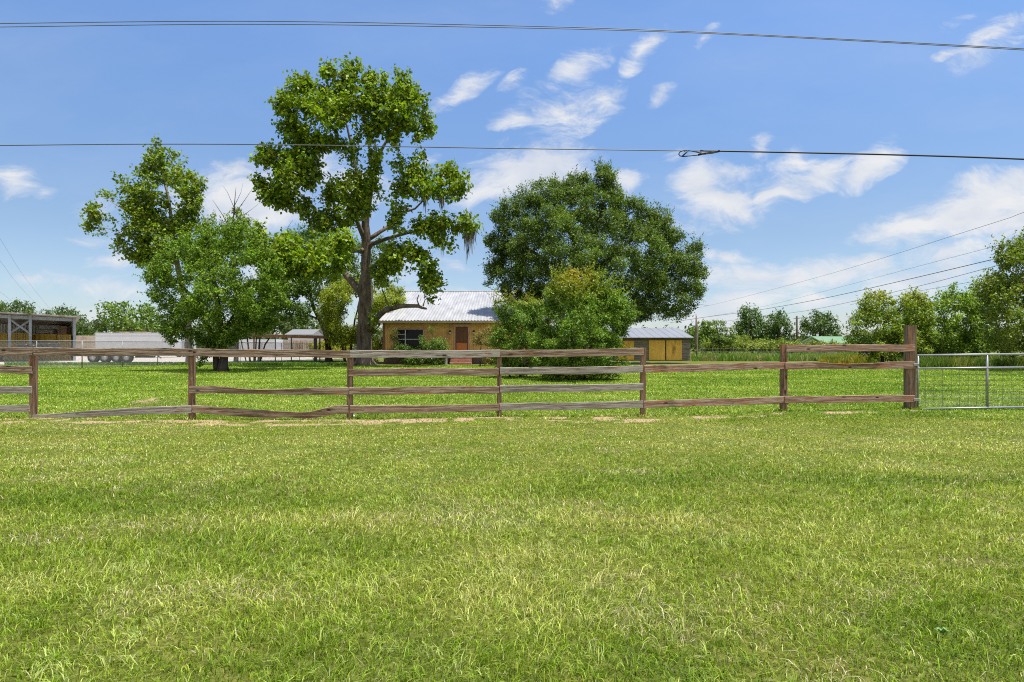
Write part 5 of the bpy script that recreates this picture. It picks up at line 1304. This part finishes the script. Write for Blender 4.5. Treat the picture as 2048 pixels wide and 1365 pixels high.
foliage_mass('distant_woods', 'far-off dark green woods closing the horizon on the left', 'woods', [(-200,640),(0,650),(100,646),(150,640),(175,648),(200,646),(225,652),(245,650),(280,655),(330,650),(400,655),(520,640),(560,625),(600,632),(640,650),(720,655),(720,700),(-200,700)], 210, 1.3, .6, 10, 2.4, 2.0, (.045, .075, .035), 22)
foliage_mass('distant_woods', 'far-off low woods closing the horizon on the right', 'woods', [(1340,668),(1400,660),(1440,675),(1480,668),(1560,672),(1600,678),(1690,672),(1750,668),(1900,660),(2300,650),(2300,700),(1340,700)], 190, 1.2, .6, 9, 2.4, 2.0, (.045, .08, .032), 18)
foliage_mass('woods_behind_house', 'far-off woods behind the house and yard trees', 'woods', [(560, 668), (800, 660), (1000, 660), (1250, 660), (1360, 664), (1360, 700), (560, 700)], 200, 1.3, .6, 10, 2.2, 2.0, (.045, .075, .033), 15)
foliage_mass('vine_hedge', 'pale green vines sprawling along the low far field fence', 'hedge', wavy(1402, 1710, 686, 702, 26, 2.5) , 82, .26, .7, 5, 2.2, 2.4, (.12, .17, .05), 1.0, var=.4)
foliage_mass('bush_row', 'taller light bushes standing behind the vine hedge', 'bushes', [(1455,690),(1470,676),(1490,672),(1505,680),(1530,684),(1570,682),(1590,690),(1590,696),(1455,696)], 92, .3, .6, 6, 2.0, 2.0, (.10, .15, .03), 2)

# tall weeds between the lawn and the hedge
def weeds(name, label, px0, px1, Ya, Yb, n, hmin, hmax, col, col2, k2, wd_=.03, flow=None):
    Yv = rng.uniform(Ya, Yb, n); pxv = rng.uniform(px0, px1, n); xw = (pxv - CX) / F * Yv
    hh_ = rng.uniform(hmin, hmax, n) * (.5 + fbm(xw * .5, Yv * .5, 91)); b = np.stack([xw, Yv, np.zeros(n)], 1)
    a_ = rng.uniform(0, 6.28, n); ln_ = rng.uniform(.1, .6, n) * hh_
    tp_ = b + np.stack([np.cos(a_) * ln_, np.sin(a_) * ln_, hh_], 1); md = (b + tp_) / 2 + np.array([0, 0, .12]) * hh_[:, None]
    s_ = rng.uniform(0, math.pi, n); sd_ = np.stack([np.cos(s_), np.sin(s_), 0 * s_], 1) * (wd_ * rng.uniform(.6, 1.6, n))[:, None]
    Vw = np.stack([b - sd_ * .5, b + sd_ * .5, md + sd_ * .6, md - sd_ * .6, tp_], 1).reshape(-1, 3); i_ = np.arange(n) * 5
    cw = np.array(col)[None] * rng.uniform(.7, 1.3, (n, 1)); pk = (fbm(xw * .6, Yv * .3, 95) + rng.normal(0, .1, n) > k2)[:, None]; cw = np.where(pk, np.array(col2) * rng.uniform(.8, 1.2, (n, 1)), cw)
    o = np_mesh(name, Vw, [np.stack([i_, i_+1, i_+2, i_+3], 1), np.stack([i_+3, i_+2, i_+4], 1)], lm('grass'), None, np.repeat(cw, 5, 0))
    tag(o, label, 'weeds', None, 'stuff')
weeds('tall_weeds', 'tall green and tan weeds before the far vine hedge', 1384, 1720, 60, 84, 26000, .2, .75, (.15, .27, .04), (.30, .30, .12), .60, .06)
weeds('yellow_weeds', 'yellow-green weeds beside the right hand thicket', 1640, 1760, 48, 60, 9000, .2, .7, (.17, .24, .03), (.36, .30, .03), .56, .05)
weeds('thicket_weeds', 'rough weeds along the foot of the thicket behind the gate', 1800, 2200, 40, 46, 16000, .25, .8, (.13, .21, .035), (.24, .28, .06), .64, .045)
weeds('yard_edge_weeds', 'longer grass along the foot of the chain-link fence', 10, 700, 47, 50, 16000, .1, .22, (.12, .25, .03), (.2, .28, .05), .6, .04)

# low field fence posts in weeds
FPm = plain('grey_field_post', (.20, .19, .17), .9, .2, 5)
T = thing('field_fence', (GX(1430, 72), 72, 0), 'low wire fence with dark posts in the weeds before the vine hedge', 'fence')
for k, px in enumerate((1406, 1425.5, 1467, 1516, 1575, 1640)):
    a_ = W(px, 700, 76); mb = MB(); mb.box(a_[0] - .05, 76, -.1, a_[0] + .05, 76.1, 1.35 + random.uniform(-.1, .1), .01); build(mb, 'post', FPm, T)
mb = MB()
for zz in (.5, .85, 1.2): mb.tube([(GX(1400, 76), 75.99, zz), (GX(1660, 76), 75.99, zz)], .008, 3)
build(mb, 'wire', WIRE, T)

#==================================================================== POLES AND WIRES
T = thing('utility_pole', (GX(1594, 96), 96, 0), 'dark wooden utility pole between the far pines', 'utility pole')
mb = MB(); a_ = W(1593.5, 632.5, 96); mb.tube([(a_[0] + .05, 96, -.1), (a_[0], 96, a_[2])], [.2, .14], 8); build(mb, 'pole', BK_DARK, T, True)
mb = MB(); mb.lathe((a_[0] - .32, 96, a_[2] - 1.5), (0, 0, 1), [(.05, 0), (.13, .05), (.13, .5), (.05, .55)], 8); mb.box(a_[0] - .5, 95.95, a_[2] - .45, a_[0] + .45, 96.05, a_[2] - .35); build(mb, 'bracket', plain('grey_fitting', (.3, .3, .3), .6, .1, 3), T)
BLK = plain('black_cable', (.012, .012, .013), .5, .2, 8); GRC = plain('grey_cable', (.10, .105, .11), .5, .2, 8)
def wire(pts, r, m, label, group=None):
    mb = MB(); P_ = np.array([np.array(W(*p)) for p in pts])
    # Catmull-Rom
    Q = []
    for i in range(len(P_) - 1):
        p0, p1, p2, p3 = P_[max(0, i - 1)], P_[i], P_[i + 1], P_[min(len(P_) - 1, i + 2)]
        for k in range(8):
            t = k / 8; Q.append(.5 * ((2 * p1) + (-p0 + p2) * t + (2 * p0 - 5 * p1 + 4 * p2 - p3) * t * t + (-p0 + 3 * p1 - 3 * p2 + p3) * t ** 3))
    Q.append(P_[-1]); mb.tube(Q, r, 6)
    return build(mb, 'overhead_wire', m, None, True, label=label, cat='wire', group=group)
YW = 12.0
wire([(-500, 56, YW), (0, 47.5, YW), (512, 43, YW), (1024, 52, YW), (1300, 60.5, YW), (1536, 71, YW), (2048, 98, YW), (2500, 125, YW)], .0075, GRC, 'upper of the two thin wires crossing the top of the sky')
wire([(-500, 62, YW + .2), (0, 54.5, YW + .2), (512, 49, YW + .2), (1024, 56, YW + .2), (1300, 63, YW + .2), (1536, 73, YW + .2), (2048, 100.5, YW + .2), (2500, 128, YW + .2)], .0075, GRC, 'lower of the two thin wires crossing the top of the sky')
wire([(-500, 300, YW), (0, 291.5, YW), (450, 289, YW), (1024, 297.5, YW), (1400, 302.5, YW)], .0095, GRC, 'thin left part of the wire at mid sky, ending at the loop')
wire([(1400, 302, YW), (1536, 304.5, YW), (1800, 310.5, YW), (2048, 319, YW), (2500, 340, YW)], .016, BLK, 'thick black cable running right from the loop at mid sky')
# cable splice loop
T = thing('cable_loop', W(1400, 306, YW), 'black cable slack loop clipped to the wire at mid sky', 'cable loop')
def P2(x_, y_): return (1300 + x_ / 7.877, 260 + y_ / 7.877)
def lp(pts, r, name, m, yo=0):
    mb = MB(); mb.tube([W(*P2(a_, b_), YW + yo) for a_, b_ in pts], r, 7); build(mb, name, m, T, True)
lp([(1110, 342), (980, 370), (860, 382), (740, 400), (620, 412), (520, 422), (475, 412), (452, 385), (470, 352), (520, 330), (600, 326), (680, 340), (780, 362), (860, 366), (980, 352), (1100, 338)], .011, 'loop_cable', BLK, -.01)
lp([(600, 332), (560, 370), (510, 415)], .014, 'clip', BLK, -.03); lp([(760, 395), (820, 378), (880, 374)], .022, 'clip', BLK, -.03); lp([(1070, 345), (1090, 330), (1085, 318)], .016, 'clip', BLK, -.02)
lp([(545, 345), (552, 312)], .010, 'lashing_clamp', GRC, -.03); lp([(795, 345), (798, 308)], .010, 'lashing_clamp', GRC, -.03)
g3 = 'far utility wires rising to the right'
wire([(1340, 626, 150), (1425, 610, 130), (1648, 551.5, 85), (1950, 458, 50), (2048, 425, 45), (2250, 350, 36)], .016, GRC, 'uppermost far wire rising to the right photo edge')
wire([(1380, 640, 140), (1510, 617, 118), (1648, 583, 92), (1850, 529.5, 66), (1985, 494, 55), (2120, 455, 48)], .014, GRC, 'thin far wire second from the top, rising to the tall edge tree')
wire([(1340, 646, 140), (1398, 636.5, 130), (1520, 620, 110), (1648, 597, 90), (1800, 563, 72), (1985, 519.5, 56), (2120, 487, 48)], .034, BLK, 'thickest dark far wire, third from the top')
wire([(1380, 653, 140), (1438, 644.6, 130), (1576, 627, 105), (1648, 615.5, 92), (1820, 577, 70), (1991, 532.5, 56), (2120, 500, 48)], .022, BLK, 'dark far wire below the thickest one')
wire([(1700, 610, 90), (1836, 583, 72), (1944, 564, 60), (2100, 535, 50)], .018, BLK, 'lowest far wire just above the thicket')
wire([(-60, 395, 60), (0, 478, 68), (50, 556, 90), (103, 622, 130)], .012, GRC, 'right thin wire descending steeply at the left photo edge')
wire([(-60, 445, 60), (0, 522, 68), (40, 574, 90), (86, 622, 130)], .012, GRC, 'middle thin wire descending at the left photo edge')
wire([(-60, 540, 60), (0, 584, 75), (24, 602, 90), (60, 625, 130)], .012, GRC, 'lowest thin wire at the left photo edge')

# small leafy weed and white litter
def litter(px, py, s, label):
    Y_ = H * F / (py - HZ); mb = MB(); x_ = GX(px, Y_)
    mb.add([(x_ - s, Y_, .02), (x_ - s * .2, Y_ - s * .5, .035), (x_ + s, Y_ - s * .1, .02), (x_ + s * .6, Y_ + s * .5, .05), (x_ - s * .5, Y_ + s * .6, .045), (x_, Y_, .07)], [(0, 1, 5), (1, 2, 5), (2, 3, 5), (3, 4, 5), (4, 0, 5), (4, 3, 2, 1, 0)])
    build(mb, 'paper_scrap', plain('paper', (.7, .68, .66), .8, .1, 9), None, label=label, cat='litter')
litter(706, 836, .05, 'small white scrap at the foot of the fence post in front of the tallest tree')
# broad-leaved weed in the near lawn
Y_ = 3.0; x_ = GX(1882, Y_); mb = MB()
for k in range(11):
    a_ = 2 * math.pi * k / 11 + random.uniform(-.2, .2); L_ = random.uniform(.025, .042); w_ = L_ * .28; ca, sa_ = math.cos(a_), math.sin(a_); zz = random.uniform(.03, .06)
    mb.add([(x_, Y_, .02), (x_ + ca * L_ * .5 - sa_ * w_, Y_ + sa_ * L_ * .5 + ca * w_, zz), (x_ + ca * L_, Y_ + sa_ * L_, zz * .8), (x_ + ca * L_ * .5 + sa_ * w_, Y_ + sa_ * L_ * .5 - ca * w_, zz), (x_ + ca * L_ * .5, Y_ + sa_ * L_ * .5, zz - .008)], [(0, 3, 4), (3, 2, 4), (2, 1, 4), (1, 0, 4)])
build(mb, 'broad_leaved_weed', plain('weed_leaf', (.16, .30, .08), .5, .2, 30), None, label='small blue-green weed with broad leaves in the near lawn', cat='weed')
print('objects', len(bpy.data.objects))
